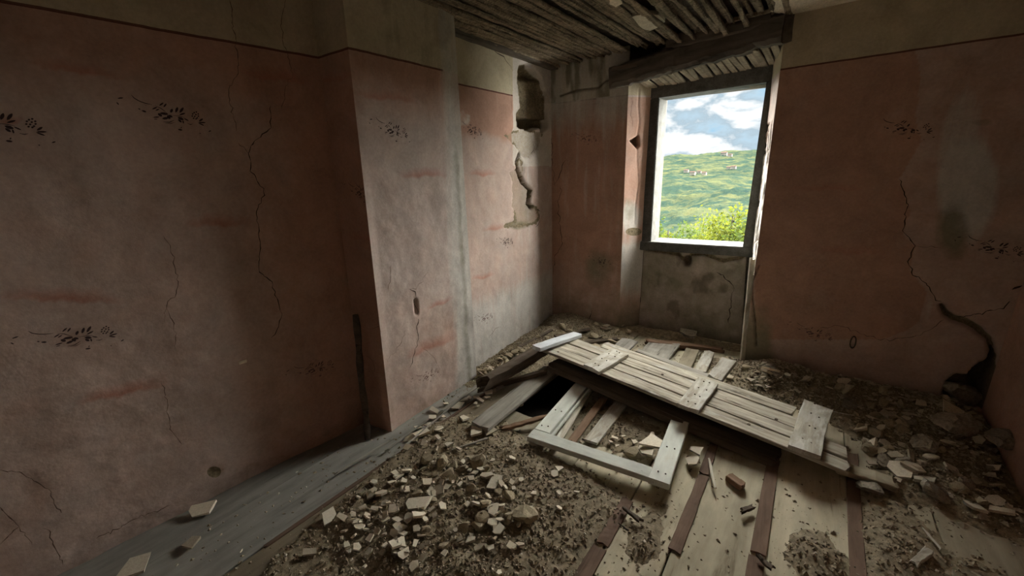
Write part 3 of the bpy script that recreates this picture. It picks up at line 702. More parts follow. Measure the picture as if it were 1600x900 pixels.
for i, (x, y0, y1, w) in enumerate([(-.555, .55, 1.30, .062), (-.545, 1.32, 1.62, .055), (-.285, 1.46, 1.98, .05), (-.29, 2.0, 2.3, .045), (.005, .7, 1.62, .058), (-.002, 1.63, 2.5, .055), (.308, 1.0, 2.6, .055), (-1.165, 1.75, 2.7, .05), (-1.745, .5, 2.4, .02)]):
    v, f = plank_vf(y1-y0, w, .009, 14, .0022, .004, .002, 560+i)
    o = obj('cover_strip', mesh_np('cover_strip', v, f), MAT['strip'], floor); o.matrix_world = frame_mat((x, y0, .0095), (r.normal(0, .01), 1, 0), (-1, 0, 0))

# ------------------------------------------------------------------ dirt heap as a height field
def bump2(x, y, cx, cy, rx, ry, h):
    d = ((x-cx)/rx)**2+((y-cy)/ry)**2; return h*np.exp(-d*1.2)
HEAP = [tuple(onz(*p)[:2]) for p in [(360, 1000), (408, 895), (465, 830), (548, 758), (612, 706), (700, 648), (765, 640), (830, 692), (940, 745), (985, 790), (940, 855), (905, 900), (880, 1000)]]
RIGHT = [(-.28, 3.5), (-.25, 3.0), (.05, 2.9), (.36, 2.7), (.38, 2.35), (.60, 2.30), (.75, 2.25), (1.0, 2.2), (1.0, 3.5)]
def Hraw(x, y):
    x = np.asarray(x, float); y = np.asarray(y, float)
    w = .10*(fbm(x*4, y*4, 51, 3)-.5)
    h = .030*sstep(-.04, .10, polyd(x, y, HEAP)+w)+.055*sstep(-.05, .25, polyd(x, y, RIGHT)+w)
    h = h+bump2(x, y, -1.12, 1.15, .40, .50, .030)+bump2(x, y, -.95, .80, .3, .3, .02)
    h += bump2(x, y, -1.88, 2.9, .22, .75, .10)+bump2(x, y, -1.75, 3.52, .45, .18, .10)+bump2(x, y, -.9, 3.75, .6, .10, .05)
    h += bump2(x, y, .30, 3.32, .70, .20, .09)+bump2(x, y, .80, 3.05, .25, .40, .07)+bump2(x, y, -.20, 3.2, .20, .22, .08)
    h += bump2(x, y, .46, 1.95, .13, .38, .045)+bump2(x, y, .19, 1.72, .10, .22, .035)+bump2(x, y, -.41, 1.55, .09, .35, .024)+bump2(x, y, .22, 1.45, .20, .25, .022)+bump2(x, y, -.8, 2.15, .3, .25, .03)+bump2(x, y, .75, 1.9, .2, .35, .024)
    n = fbm(x*5, y*5, 2, 4)-.5
    h = h*(1+.5*n)+.020*n+.012*(fbm(x*22, y*22, 7, 3)-.5)-.016
    hole = np.clip(((x+1.33)/.17)**4+((y-2.45)/.55)**4, 0, 4)
    return np.where(hole < 1, h-.35*(1-hole), h)
def ground(x, y): return max(0.0, float(Hraw(x, y)))
gx, gy = np.meshgrid(np.arange(-2.15, .98, .0125), np.arange(.0, 3.88, .0125))
gz = Hraw(gx, gy); ny, nx = gx.shape
gz = gz+.006*(fbm(gx*60, gy*60, 17, 2)-.5)
idx = np.arange(nx*ny).reshape(ny, nx)
F = np.stack([idx[:-1, :-1], idx[:-1, 1:], idx[1:, 1:], idx[1:, :-1]], -1).reshape(-1, 4)
zf = gz.ravel(); inhole = (np.abs(gx+1.33) < .135) & (gy > 1.93) & (gy < 2.95)
keep = (zf[F].max(1) > -.004) & ~(inhole.ravel()[F].any(1))
F = F[keep]; used, inv = np.unique(F, return_inverse=True)
V = np.stack([gx.ravel(), gy.ravel(), np.maximum(zf, -.012)], 1)[used]
dirt = obj('dirt_heap', mesh_np('dirt_heap', V, inv.reshape(F.shape), True), MAT['soil']); dirt['kind'] = 'stuff'
tag(dirt, 'brown earth and mortar dust spread in heaps over the floorboards', 'dirt')

# crumbs: one scatter of small irregular bits
def scatter(name, n, mat, smin, smax, seed, label, bias=1.0, flat=.7, region=None):
    rr = np.random.default_rng(seed); X = []; Y = []
    while len(X) < n:
        x = rr.uniform(-2.1, .93, 4000); y = rr.uniform(.1, 3.55, 4000); h = Hraw(x, y)
        p = np.clip((h+.012)*12, 0.03, 1)*bias; p = np.where((np.abs(x+1.33) < .15) & (y > 1.9) & (y < 2.95), 0, p); p = np.where(h < -.1, 0, p)
        if region is not None: p = np.where(inpoly(x, y, region), p, 0)
        k = rr.random(4000) < p; X += list(x[k]); Y += list(y[k])
    X = np.array(X[:n]); Y = np.array(Y[:n]); Z = np.maximum(Hraw(X, Y), 0)
    S = smin+(smax-smin)*rr.random(n)**3
    base = np.array([(1, 0, 0), (-1, 0, 0), (0, 1, 0), (0, -1, 0), (0, 0, flat), (0, 0, -flat)], float)
    tri = np.array([(0, 2, 4), (2, 1, 4), (1, 3, 4), (3, 0, 4), (2, 0, 5), (1, 2, 5), (3, 1, 5), (0, 3, 5)])
    v = base[None]*rr.uniform(.45, 1.2, (n, 6, 1))+rr.normal(0, .18, (n, 6, 3)); a = rr.random(n)*6.28; c, s = np.cos(a), np.sin(a)
    vx = v[..., 0]*c[:, None]-v[..., 1]*s[:, None]; vy = v[..., 0]*s[:, None]+v[..., 1]*c[:, None]
    v = np.stack([vx, vy, v[..., 2]], -1)*S[:, None, None]+np.stack([X, Y, Z+S*.3], 1)[:, None, :]
    f = tri[None]+(np.arange(n)*6)[:, None, None]
    o = obj(name, mesh_np(name, v.reshape(-1, 3), f.reshape(-1, 3)), mat); o['kind'] = 'stuff'; tag(o, label, 'rubble'); return o
scatter('rubble_crumbs', 46000, MAT['crumb'], .002, .0125, 41, 'brown crumbs of mortar and earth strewn over the dirt')
scatter('plaster_crumbs', 4200, MAT['crumbl'], .002, .009, 42, 'tiny pale plaster crumbs sprinkled over the dirt')
scatter('rubble_flakes', 1500, MAT['shardp'], .008, .028, 43, 'small flat grey flakes covering the dark rubble on the right', 1.0, .22, RIGHT)

# ------------------------------------------------------------------ shards, chunks and stones: each one a thing
def shard_mesh(i, elong=1.0, thick=.14):
    rr = np.random.default_rng(700+i); n = int(rr.integers(4, 7)); a = np.sort((np.arange(n)+rr.uniform(-.36, .36, n))/n*6.283)
    rad = rr.uniform(.34, .62, n); P = np.stack([np.cos(a)*rad*elong, np.sin(a)*rad/elong], 1)
    bm = bmesh.new(); hi = [bm.verts.new((x, y, thick/2+rr.normal(0, .01))) for x, y in P]; lo = [bm.verts.new((x*rr.uniform(.86, 1.04), y*rr.uniform(.86, 1.04), -thick/2)) for x, y in P]
    bm.faces.new(hi); bm.faces.new(lo[::-1])
    for k in range(n): bm.faces.new((lo[k], lo[(k+1) % n], hi[(k+1) % n], hi[k]))
    me = bpy.data.meshes.new('plaster_shard'); bm.to_mesh(me); bm.free(); return me
def chunk_mesh(i, sub=2, flat=.6, ang=.22):
    rr = np.random.default_rng(800+i); bm = bmesh.new(); bmesh.ops.create_icosphere(bm, subdivisions=sub, radius=.5)
    cuts = [Vector(rr.normal(0, 1, 3)).normalized() for _ in range(9)]; ds = rr.uniform(.22, .38, 9)
    for v in bm.verts:
        for c, d in zip(cuts, ds):
            t = v.co.dot(c)
            if t > d: v.co -= c*(t-d)
        v.co += Vector(rr.normal(0, .022, 3)); v.co.z *= flat
    me = bpy.data.meshes.new('mortar_chunk'); bm.to_mesh(me); bm.free(); return me
SH = [shard_mesh(i) for i in range(12)]; SE = [shard_mesh(20+i, 1.35) for i in range(5)]
CH = [chunk_mesh(i) for i in range(8)]; ST = [chunk_mesh(20+i, 3, .62) for i in range(5)]
for m in SH+SE: m.materials.append(MAT['shard'])
for m in CH: m.materials.append(MAT['mortar'])
for m in ST: m.materials.append(MAT['stone'])
SHG = []
for m in SH[:6]:
    q = m.copy(); q.materials[0] = MAT['shardp']; SHG.append(q)
rs = np.random.default_rng(5)
def put(kind, px, py, size_px, label, cat, group=None, tilt=.22, z=None, rz=None, mesh=None, lift=0.0):
    p = onz(px, py, 0)
    for _ in range(4):
        g = ground(p[0], p[1]) if z is None else z; p = onz(px, py, g+.008)
    dep = float((p-EYE) @ RC[:, 2]); s = size_px*1.12*dep/FPX
    pool = {'shard': SH, 'long': SE, 'grey': SHG, 'chunk': CH, 'stone': ST}[kind]
    me = mesh if mesh else pool[int(rs.integers(len(pool)))]
    nm = {'shard': 'plaster_shard', 'long': 'plaster_shard', 'grey': 'plaster_shard', 'chunk': 'mortar_chunk', 'stone': 'stone'}[kind]
    o = obj(nm, me); o.scale = (s, s, s if kind in ('chunk', 'stone') else max(min(s, .10), .05))
    hz = ({'chunk': .20, 'stone': .22}[kind]*s if kind in ('chunk', 'stone') else .013+.05*s)
    o.location = (p[0], p[1], p[2]-.008+hz+lift); o.rotation_euler = (rs.normal(0, tilt), rs.normal(0, tilt), rs.uniform(0, 6.28) if rz is None else rz)
    tag(o, label, cat, group); return o
def zone(px, py, kind, size):
    sz = 'tiny' if size < 10 else 'small' if size < 15 else 'middling'
    what = {'shard': 'cream plaster shard', 'long': 'long cream plaster shard', 'grey': 'tan plaster shard', 'chunk': 'brown mortar chunk', 'stone': 'stone'}[kind]
    col = 'far left' if px < 540 else 'left' if px < 590 else 'left of middle' if px < 640 else 'middle' if px < 690 else 'right of middle' if px < 740 else 'right' if px < 790 else 'far right'
    where = ' at the back of the rubble heap' if py < 735 else ' in the back half of the rubble heap' if py < 785 else ' in the front half of the rubble heap' if py < 835 else ' at the front edge of the rubble heap'
    return f'{sz} {what} {col}{where}'
def zone_right(px, py, kind, size):
    sz = 'tiny' if size < 12 else 'small' if size < 18 else 'larger'
    what = {'shard': 'cream plaster piece', 'grey': 'greyish plaster piece', 'chunk': 'brown mortar lump', 'stone': 'field stone'}[kind]
    if px < 1290: w = 'against the back wall beside the window niche'
    elif px < 1400: w = 'in the dark rubble behind the third batten' if py < 680 else 'in the dark rubble off the end of the plank door'
    elif px < 1480: w = 'in the dark rubble along the back wall' if py < 690 else 'in the rubble beside the upright pale block'
    else: w = 'in the dark rubble below the broken wall corner' if py < 690 else 'in the rubble along the right wall'
    return f'{sz} {what} {w}'
def zone_pier(px, py, kind, size):
    sz = 'tiny' if size < 10 else 'small' if size < 16 else 'larger'
    w = 'near the front edge of the pier' if px < 665 else 'beside the middle of the pier foot' if px < 705 else 'between the pier and the grey board' if px < 760 else 'at the near end of the grey board'
    return f'{sz} pale plaster shard on the floor {w}'
def zone_corner(px, py, kind, size):
    what = {'shard': 'cream plaster piece', 'grey': 'grey plaster piece', 'chunk': 'brown mortar lump'}[kind]
    w = 'beside the dark rotten timber by the pier end' if px < 820 else 'in the pile behind the pale blue board' if px < 900 else 'in the pile at the left foot of the window niche'
    return f'{"tiny" if size < 11 else "small"} {what} {w}'
# named pieces
put('shard', 205, 892, 46, 'large cream plaster slab at the bottom edge beside the left wall', 'plaster', tilt=.1, mesh=SH[2])
put('long', 314, 799, 30, 'tan plaster shard leaning at the foot of the left wall', 'plaster', tilt=.25, rz=.9)
put('grey', 300, 849, 26, 'grey plaster flake lying along the joint of the grey floorboards', 'plaster', rz=.8, tilt=.05)
put('grey', 484, 864, 24, 'brownish plaster shard alone at the left end of the rubble heap', 'plaster', tilt=.1)
put('shard', 774, 756, 34, 'rounded tan plaster disc on the right of the rubble heap', 'plaster', tilt=.1)
put('long', 651, 790, 34, 'thick cream plaster bar in the middle of the rubble heap', 'plaster', tilt=.12, rz=.5)
put('chunk', 818, 808, 46, 'largest ribbed mortar chunk at the right edge of the rubble heap', 'mortar chunk', tilt=.3)
put('shard', 1024, 695, 42, 'large cream plaster slab inside the pale green frame', 'plaster', tilt=.1, z=.04)
put('long', 1012, 708, 26, 'narrow cream plaster shard just below the large slab inside the frame', 'plaster', tilt=.1, z=.03)
put('chunk', 987, 711, 30, 'brown mortar lump inside the pale green frame', 'mortar chunk')
put('shard', 1087, 706, 22, 'cream plaster shard wedged outside the right rail of the frame', 'plaster', z=.04, tilt=.3)
put('shard', 1083, 721, 22, 'cream plaster shard nearest the camera outside the right rail of the frame', 'plaster', z=.02, tilt=.3)
put('stone', 1213, 594, 42, 'big angular stone against the wall right of the window niche', 'stone', tilt=.2)
put('stone', 1075, 525, 26, 'flat pale stone at the foot of the wall under the window', 'stone', tilt=.1)
put('stone', 1490, 672, 54, 'long flat stone in the dark rubble near the right corner', 'stone', tilt=.15)
put('stone', 1461, 773, 38, 'upright pale block at the edge of the rubble on the right', 'stone', tilt=.5)
put('shard', 1523, 795, 28, 'pale plaster shard lying in front of the right wall', 'plaster')
put('shard', 1406, 735, 34, 'broad cream plaster shard right of the plank door end', 'plaster', tilt=.1)
put('shard', 1425, 731, 26, 'small cream plaster shard touching the broad one right of the plank door', 'plaster', tilt=.1)
put('long', 1441, 752, 26, 'narrow grey plaster shard between the broad shard and the upright block', 'plaster')
put('stone', 1360, 766, 34, 'low brown stone lying in front of the rubble by the plank door end', 'stone', tilt=.1)
put('stone', 1448, 700, 38, 'brown stone in the middle of the dark rubble on the right', 'stone')
o = put('stone', 1552, 690, 44, 'rough stone bulging from the base of the right wall', 'stone', z=.12); o.location.x = .93
o = obj('stone', ST[1]); o.location = onplane(1500, 612, (0, 3.40, 0), np.array([0, 1, 0])); o.scale = (.22, .16, .30); tag(o, 'brown stone exposed in the broken wall at the right corner', 'stone')
MAIN = [(665, 380, 45), (855, 312, 50), (790, 335, 50), (770, 378, 45), (597, 430, 35), (655, 430, 40), (705, 440, 66), (970, 378, 65), (1030, 425, 66), (920, 558, 75), (855, 575, 45), (810, 590, 50), (900, 640, 50), (825, 668, 40), (790, 720, 76), (830, 785, 60), (935, 808, 55), (885, 850, 50), (725, 820, 35), (635, 772, 35), (615, 850, 30), (550, 682, 30), (485, 690, 22), (495, 655, 45), (525, 590, 45), (590, 600, 35), (480, 570, 50), (415, 560, 72), (545, 555, 35), (605, 520, 40), (745, 495, 30), (770, 525, 55), (700, 525, 25), (715, 575, 55), (665, 525, 40), (1215, 355, 45), (1295, 340, 76), (1200, 310, 30), (1200, 237, 35), (1330, 255, 25), (1440, 240, 45), (1340, 530, 65), (1385, 510, 40), (1405, 410, 30), (1450, 410, 28), (1335, 605, 50), (1365, 650, 60), (1210, 700, 55), (1145, 700, 45), (1115, 690, 30), (1320, 690, 25), (1060, 775, 40), (1370, 885, 35), (1490, 730, 46)]
for x, y, s in MAIN:
    k = 'grey' if rs.random() < .3 else 'shard' if s < 60 else 'long'; X, Y, S = 400+x/3.6, 650+y/3.6, s/3.6*1.12
    put(k, X, Y, S, zone(X, Y, k, S), 'plaster', 'plaster shards in the front rubble heap', tilt=.28)
CL = [(600, 790, 60, 40), (640, 760, 60, 40), (690, 750, 60, 45), (760, 790, 45, 40), (560, 830, 60, 30), (650, 850, 80, 30), (740, 840, 50, 30)]
for q in range(100):
    cx, cy, sx, sy = CL[q % len(CL)]; X = cx+rs.normal(0, sx*.6); Y = cy+rs.normal(0, sy*.6); S = rs.uniform(8, 16)
    if X < 440+(900-Y)*.95: X = 440+(900-Y)*.95+rs.uniform(5, 60)
    if Y > 895: Y = 890-rs.uniform(0, 40)
    k = ('shard', 'grey', 'shard', 'grey', 'long')[q % 5]; put(k, X, Y, S, zone(X, Y, k, S), 'plaster', 'plaster shards in the front rubble heap', tilt=.35)
WALLS = [(935, 105, 90), (880, 130, 70), (972, 58, 38), (1030, 80, 45), (1025, 125, 45), (1240, 95, 75), (1320, 88, 60), (1080, 165, 45), (910, 70, 45)]
for x, y, s in WALLS: put('shard', 400+x/3.6, 650+y/3.6, s/3.6*1.1, zone_pier(400+x/3.6, 650+y/3.6, 'shard', s/3.6), 'plaster', 'plaster shards along the pier', tilt=.2)
for x, y, s in [(705, 480, 42), (740, 520, 72), (600, 550, 42), (640, 550, 34), (680, 570, 52), (720, 550, 46), (560, 570, 56), (525, 610, 90), (435, 595, 46), (355, 640, 76), (345, 690, 56), (415, 685, 46), (315, 745, 50), (385, 770, 56), (560, 700, 70), (960, 600, 46), (640, 590, 30), (660, 610, 28)]:
    put('shard', 600+x/4.494, 500+y/4.494, s/4.494*1.1, zone_pier(600+x/4.494, 500+y/4.494, 'shard', s/4.494), 'plaster', 'plaster shards along the pier', tilt=.2)
for x, y, s in [(720, 383, 50), (780, 375, 34), (860, 410, 44), (985, 360, 34), (1030, 497, 44), (690, 410, 30), (740, 440, 34)]:
    put('shard', 800+x/4.494, 600+y/4.494, s/4.494*1.1, 'little plaster flake on the boards inside the pale green frame', 'plaster', 'flakes inside the frame', z=.01)
for x, y, s in [(295, 635, 60), (335, 600, 60), (150, 775, 44), (450, 765, 34), (325, 770, 34), (325, 875, 44), (60, 680, 40)]:
    put('shard', 800+x/4.494, 600+y/4.494, s/4.494*1.1, 'small white plaster flake on the bare dirt left of the frame', 'plaster', 'flakes on the bare dirt')
for x, y, s in [(965, 245, 70), (1050, 275, 84), (1110, 280, 54), (1235, 275, 100), (1080, 350, 84), (910, 435, 62), (1155, 305, 64), (1270, 570, 76), (1255, 620, 76), (1285, 500, 66), (1425, 450, 66), (1170, 630, 64), (1415, 590, 80), (1365, 430, 50), (940, 300, 40), (1010, 330, 46), (1300, 300, 44), (1210, 415, 50), (1140, 440, 44), (990, 480, 44), (1280, 735, 50), (1060, 735, 60), (960, 650, 60)]:
    put('chunk', 400+x/3.6, 650+y/3.6, s/3.6*1.15, zone(400+x/3.6, 650+y/3.6, 'chunk', s/3.6), 'mortar chunk', 'mortar chunks in the front heap', tilt=.4)
for x, y, s in [(1190, 555, 60), (1240, 605, 76), (1200, 480, 50), (1180, 430, 50), (800, 350, 50), (735, 345, 60), (690, 150, 60), (660, 320, 50), (560, 215, 60), (850, 95, 44), (710, 95, 36), (630, 95, 36), (620, 375, 46), (740, 458, 36), (870, 300, 90), (1000, 140, 96)]:
    put('grey', 1156+x/3, 600+y/3, s/3*1.1, zone_right(1156+x/3, 600+y/3, 'grey', s/3), 'plaster', 'rubble along the back and right walls', tilt=.3)
for k in range(120):
    x = rs.uniform(1185, 1560); y = rs.uniform(575+.12*(x-1180), 660+.25*(x-1180)+ (40 if x > 1340 else -50))
    if 1180 < x < 1345 and y > 590+.45*(x-1200): continue
    kd = ['grey', 'chunk', 'shard', 'chunk'][k % 4] if k % 8 else 'stone'; S = rs.uniform(9, 24)
    put(kd, x, y, S, zone_right(x, y, kd, S), 'rubble', 'rubble along the back and right walls', tilt=.4)
for k in range(56):
    x = rs.uniform(752, 985); y = rs.uniform(max(505, 585-(x-752)*.85), 545+max(0, (850-x)*.45))
    kd = ['grey', 'chunk', 'chunk', 'chunk'][k % 4]; S = rs.uniform(7, 16); put(kd, x, y, S, zone_corner(x, y, kd, S), 'rubble', 'rubble in the back left corner', tilt=.4)
for k in range(16):
    put('chunk' if k % 2 else 'grey', 1185+rs.normal(0, 22), 585+rs.normal(0, 10), rs.uniform(9, 20), 'crumbled lump by the right foot of the window niche', 'rubble', 'lumps at the right foot of the niche', tilt=.4)

# ------------------------------------------------------------------ boards, doors and frames lying about
N0 = onz(846, 546, .235); N1 = onz(1323, 738, .10)
ex = N1-N0; ey = np.array([.10, .99, .02])
Mdoor = frame_mat(N0, ex, ey); DL = np.linalg.norm(ex)
door = empty('plank_door', Mdoor); tag(door, 'weathered plank door with three cross battens lying across the floor', 'door')
Rm = np.array(Mdoor.to_3x3()); 
def loc(px, py, dz=0.0):
    p = onplane(px, py, N0+Rm[:, 2]*dz, Rm[:, 2]); return Rm.T @ (p-N0)
ys = [0, .115, .225, .345, .46]
for j in range(4):
    x0 = [0, .02, .0, .30][j]; x1 = [DL, DL-.01, DL-.16, DL-.28][j]
    plank('plank', x1-x0, ys[j+1]-ys[j]-.013, .022, MAT['old'], door, (x0, (ys[j]+ys[j+1])/2, -.002*j), 0, 900+j, seg=18, wob=.0022, end=.006)
def batten(name, pn0, pn1, pf0, pf1, mat, seed, **k):
    a = (loc(*pn0, .025)+loc(*pn1, .025))/2; b = (loc(*pf0, .025)+loc(*pf1, .025))/2; d = b-a
    w = np.linalg.norm(loc(*pn0, .025)-loc(*pn1, .025))*.95
    o = plank(name, np.hypot(d[0], d[1]), w, .026, mat, door, (a[0], a[1], .026), math.atan2(d[1], d[0]), seed, **k); return o, w
batten('batten', (909, 570), (941, 579), (958, 545), (979, 552), MAT['oldw'], 911, wob=.003, end=.006)
batten('batten', (1056, 631), (1093, 643), (1090, 588), (1124, 600), MAT['oldw'], 912, wob=.002, end=.006)
bt, bw = batten('batten', (1230, 693), (1284, 715), (1256, 627), (1301, 634), MAT['oldw'], 913, wob=.006, end=.014, seg=8)
for px, py in ((1170, 663), (1190, 666), (1213, 655), (872, 550), (1035, 585)):
    q = loc(px, py); bm = bmesh.new(); bmesh.ops.create_cone(bm, cap_ends=True, segments=10, radius1=.009, radius2=.008, depth=.004)
    me = bpy.data.meshes.new('knot'); bm.to_mesh(me); bm.free(); o = obj('knot', me, MAT['dark'], door); o.location = (q[0], q[1], .001)
def nail_mesh():
    bm = bmesh.new(); bmesh.ops.create_cone(bm, cap_ends=True, segments=8, radius1=.0045, radius2=.0035, depth=.004)
    me = bpy.data.meshes.new('nail'); bm.to_mesh(me); bm.free(); me.materials.append(MAT['dark']); return me
NAIL = nail_mesh(); rn = np.random.default_rng(31)
def nails(part, L, w, rows):
    for t in rows:
        for sgn in (-1, 1):
            o = obj('nail', NAIL, None, part); o.location = (L*t+rn.normal(0, .006), sgn*w*.25+rn.normal(0, .006), .004)
for c in [c for c in door.children if c.name.startswith('batten')]:
    nails(c, c.dimensions.x if c.dimensions.x > .05 else .4, .08, (.15, .4, .65, .88))
# second door leaf underneath
N0b = N0+np.array([.10, -.02, -.075]); N1b = N1+np.array([-.28, .03, -.055])
Mu = frame_mat(N0b, N1b-N0b, ey); under = empty('plank_door', Mu); tag(under, 'dark plank door leaf lying beneath the battened one', 'door'); Lu = np.linalg.norm(N1b-N0b)
for j in range(3): plank('plank', Lu-.02*j, .14, .026, MAT['dark'], under, (0, .05+.15*j, 0), 0, 930+j, seg=10, wob=.002)
plank('edge_rail', Lu, .04, .04, MAT['dark'], under, (0, -.03, -.005), 0, 935, seg=10, wob=.002)

# pale green frame (three rails in view, fourth under the door)
fz = .075
A, B, C, D = (onz(*p, fz) for p in ((921, 604), (824, 682), (1046, 757), (1096, 662)))
fr = empty('window_casement', frame_mat(B, C-B, A-B)); tag(fr, 'pale grey green wooden casement frame lying flat on the dirt', 'frame')
W = np.linalg.norm(C-B); Hh = np.linalg.norm(A-B)*1.12
plank('rail', W, .085, .032, MAT['green'], fr, (0, .0425, 0), 0, 940, seg=10, wob=.0008, end=.0015)
nails(plank('stile', Hh, .095, .034, MAT['green'], fr, (.0475, .086, .001), math.pi/2, 941, seg=10, wob=.0008, end=.0015), Hh, .08, (.06, .3))
nails(plank('stile', Hh, .10, .036, MAT['green'], fr, (W-.05, .0, .002), math.pi/2, 942, seg=10, wob=.0008, end=.0015), Hh, .08, (.08, .35))
plank('rail', W-.2, .08, .032, MAT['green'], fr, (.1, Hh, -.002), 0, 943, seg=8, wob=.0008, end=.0015)
plank('glazing_bead', Hh-.1, .016, .016, MAT['green'], fr, (.112, .09, -.008), math.pi/2, 944, seg=8, wob=.0006, end=.001)
for i, (pn, pf, w, z, m, lab) in enumerate([
  ((868, 692), (912, 622), .045, .035, 'oldw', 'narrow peeling white slat inside the left side of the casement frame'),
  ((892, 690), (935, 632), .05, .03, 'brown', 'reddish brown slat inside the left side of the casement frame'),
  ((922, 690), (962, 640), .085, .025, 'oldw', 'wide peeling board on the floor inside the casement frame')]):
    a = onz(*pn, z); b = onz(*pf, z); b = b+(b-a)*.25
    o = plank_between('loose_board', a, b, w, .016, MAT[m], 950+i, wob=.002); tag(o, lab, 'board')
# other loose boards
def lb(name, a, za, b, zb, w, t, mat, seed, label, cat='board', **k):
    o = plank_between(name, onz(*a, za), onz(*b, zb), w, t, MAT[mat], seed, **k); tag(o, label, cat); return o
lb('loose_board', (750, 664), .06, (862, 574), .075, .135, .025, 'greyb', 960, 'bare grey board sloping beside the hole in the floor', wob=.002, end=.008)
lb('loose_board', (838, 541), .30, (903, 520), .255, .085, .028, 'blue', 961, 'short pale blue painted board on the far end of the plank door', wob=.002, end=.006)
lb('loose_board', (755, 592), .16, (848, 540), .22, .09, .07, 'dark', 962, 'dark rotten timber sloping from the pier to the plank door', wob=.006, end=.03, seg=14)
lb('loose_board', (748, 606), .05, (852, 578), .12, .035, .03, 'dark', 963, 'thin dark batten below the rotten timber by the pier', wob=.004)
lb('loose_board', (775, 604), .05, (815, 588), .07, .035, .025, 'greyb', 964, 'short grey batten beside the hole in the floor', wob=.003)
lb('loose_board', (782, 668), .03, (860, 648), .07, .035, .018, 'brown', 965, 'curved reddish brown strip left of the casement frame', wob=.006)
lb('loose_board', (1117, 590), .12, (1138, 562), .20, .10, .03, 'oldw', 966, 'short white board standing out behind the plank door', wob=.002, end=.012)
lb('loose_board', (1310, 725), .05, (1395, 752), .05, .085, .03, 'floor_dirty', 967, 'weathered plank stub beyond the right end of the plank door', wob=.004, end=.02)
lb('loose_board', (985, 530), .10, (965, 548), .10, .14, .02, 'greyb', 968, 'dark grey board behind the door, leftmost of the row under the window', wob=.002)
for i, (a, b, w, m, lab) in enumerate([((1040, 533), (1018, 560), .24, 'greyb', 'wide dark grey panel under the window between two boards'),
   ((1082, 545), (1068, 575), .10, 'floor_dirty', 'pale worn board under the window right of the dark panel'),
   ((1108, 549), (1094, 580), .08, 'oldw', 'peeling white board under the window next to the worn board')]):
    lb('loose_board', a, .05, b, .05, w, .022, m, 970+i, lab, wob=.002, end=.01)
lb('loose_board', (995, 546), .10, (1110, 588), .10, .06, .02, 'greyb', 975, 'long grey slat lying along the far edge of the plank door', wob=.002)
lb('loose_board', (1010, 530), .06, (1130, 545), .03, .07, .03, 'brown', 976, 'brown timber lying along the foot of the wall under the window', wob=.005)
for i, (a, b, w, lab) in enumerate([((524, 739), (612, 686), .014, 'thin grey lath on the grey floorboard, nearest to the left wall'), ((604, 702), (668, 655), .012, 'thin lath along the foot of the pier, near its front edge'),
   ((612, 712), (690, 648), .012, 'thin lath beside the plaster shards along the pier'), ((680, 655), (742, 603), .014, 'thin lath at the far end of the pier foot'), ((690, 640), (750, 600), .03, 'dark flat lath at the far end of the pier')]):
    o = plank_between('loose_lath', onz(*a, .03), onz(*b, .05), w, .008, MAT['greyb'], 980+i, wob=.002); tag(o, lab, 'lath')
for i, (a, b, w, m, lab) in enumerate([((705, 702), (762, 684), .012, 'greyb', 'thin grey twig lying across the rubble behind the heap'), ((632, 766), (636, 790), .01, 'dark', 'short dark stick poking out behind the cream bar'), ((636, 822), (645, 850), .014, 'dark', 'dark stick in front of the upright plaster shards'),
   ((975, 793), (1001, 811), .02, 'dark', 'dark wood splinter on the boards below the casement corner'), ((1108, 715), (1117, 761), .012, 'oldw', 'pale knotted twig on the floorboard right of the frame'), ((1140, 741), (1163, 758), .045, 'brown', 'reddish brown wood chunk on the pale floorboard'),
   ((1160, 797), (1176, 789), .022, 'dark', 'small dark splinter against the brown cover strip'), ((1185, 866), (1204, 884), .02, 'dark', 'dark splinter at the bottom of the brown cover strip'), ((1428, 882), (1452, 855), .028, 'oldw', 'short pale stick on the dirt near the bottom right'), ((1440, 822), (1470, 856), .008, 'oldw', 'thin pale sliver crossing the joint at the bottom right'),
   ((968, 818), (982, 828), .008, 'dark', 'bent dark wire on the brown strip at the bottom'), ((1300, 642), (1330, 648), .008, 'oldw', 'thin pale sliver right of the third batten'), ((1030, 757), (1040, 745), .008, 'blue', 'thin metal rod sticking out under the casement corner')]):
    o = plank_between('wood_splinter', onz(*a, .035), onz(*b, .035), w, w*.7, MAT[m], 1000+i, wob=.003, end=.006, seg=6); tag(o, lab, 'splinter')
for i, (a, b, w, m, lab) in enumerate([((868, 520), (920, 507), .04, 'dark', 'dark broken slat high on the pile in the back corner'), ((905, 524), (965, 517), .05, 'dark', 'dark slat lying behind the pale blue board'), ((925, 535), (975, 540), .035, 'brown', 'brown slat between the plank door and the left foot of the niche'),
   ((800, 545), (862, 515), .03, 'dark', 'thin dark slat running along the foot of the corner wall'), ((765, 580), (820, 556), .05, 'greyb', 'grey slat half buried beside the end of the pier')]):
    p, q = onz(*a, .10), onz(*b, .10); p[2] = ground(p[0], p[1])+.03; q[2] = ground(q[0], q[1])+.03
    o = plank_between('loose_board', p, q, w, .018, MAT[m], 1050+i, wob=.003, end=.012); tag(o, lab, 'board')
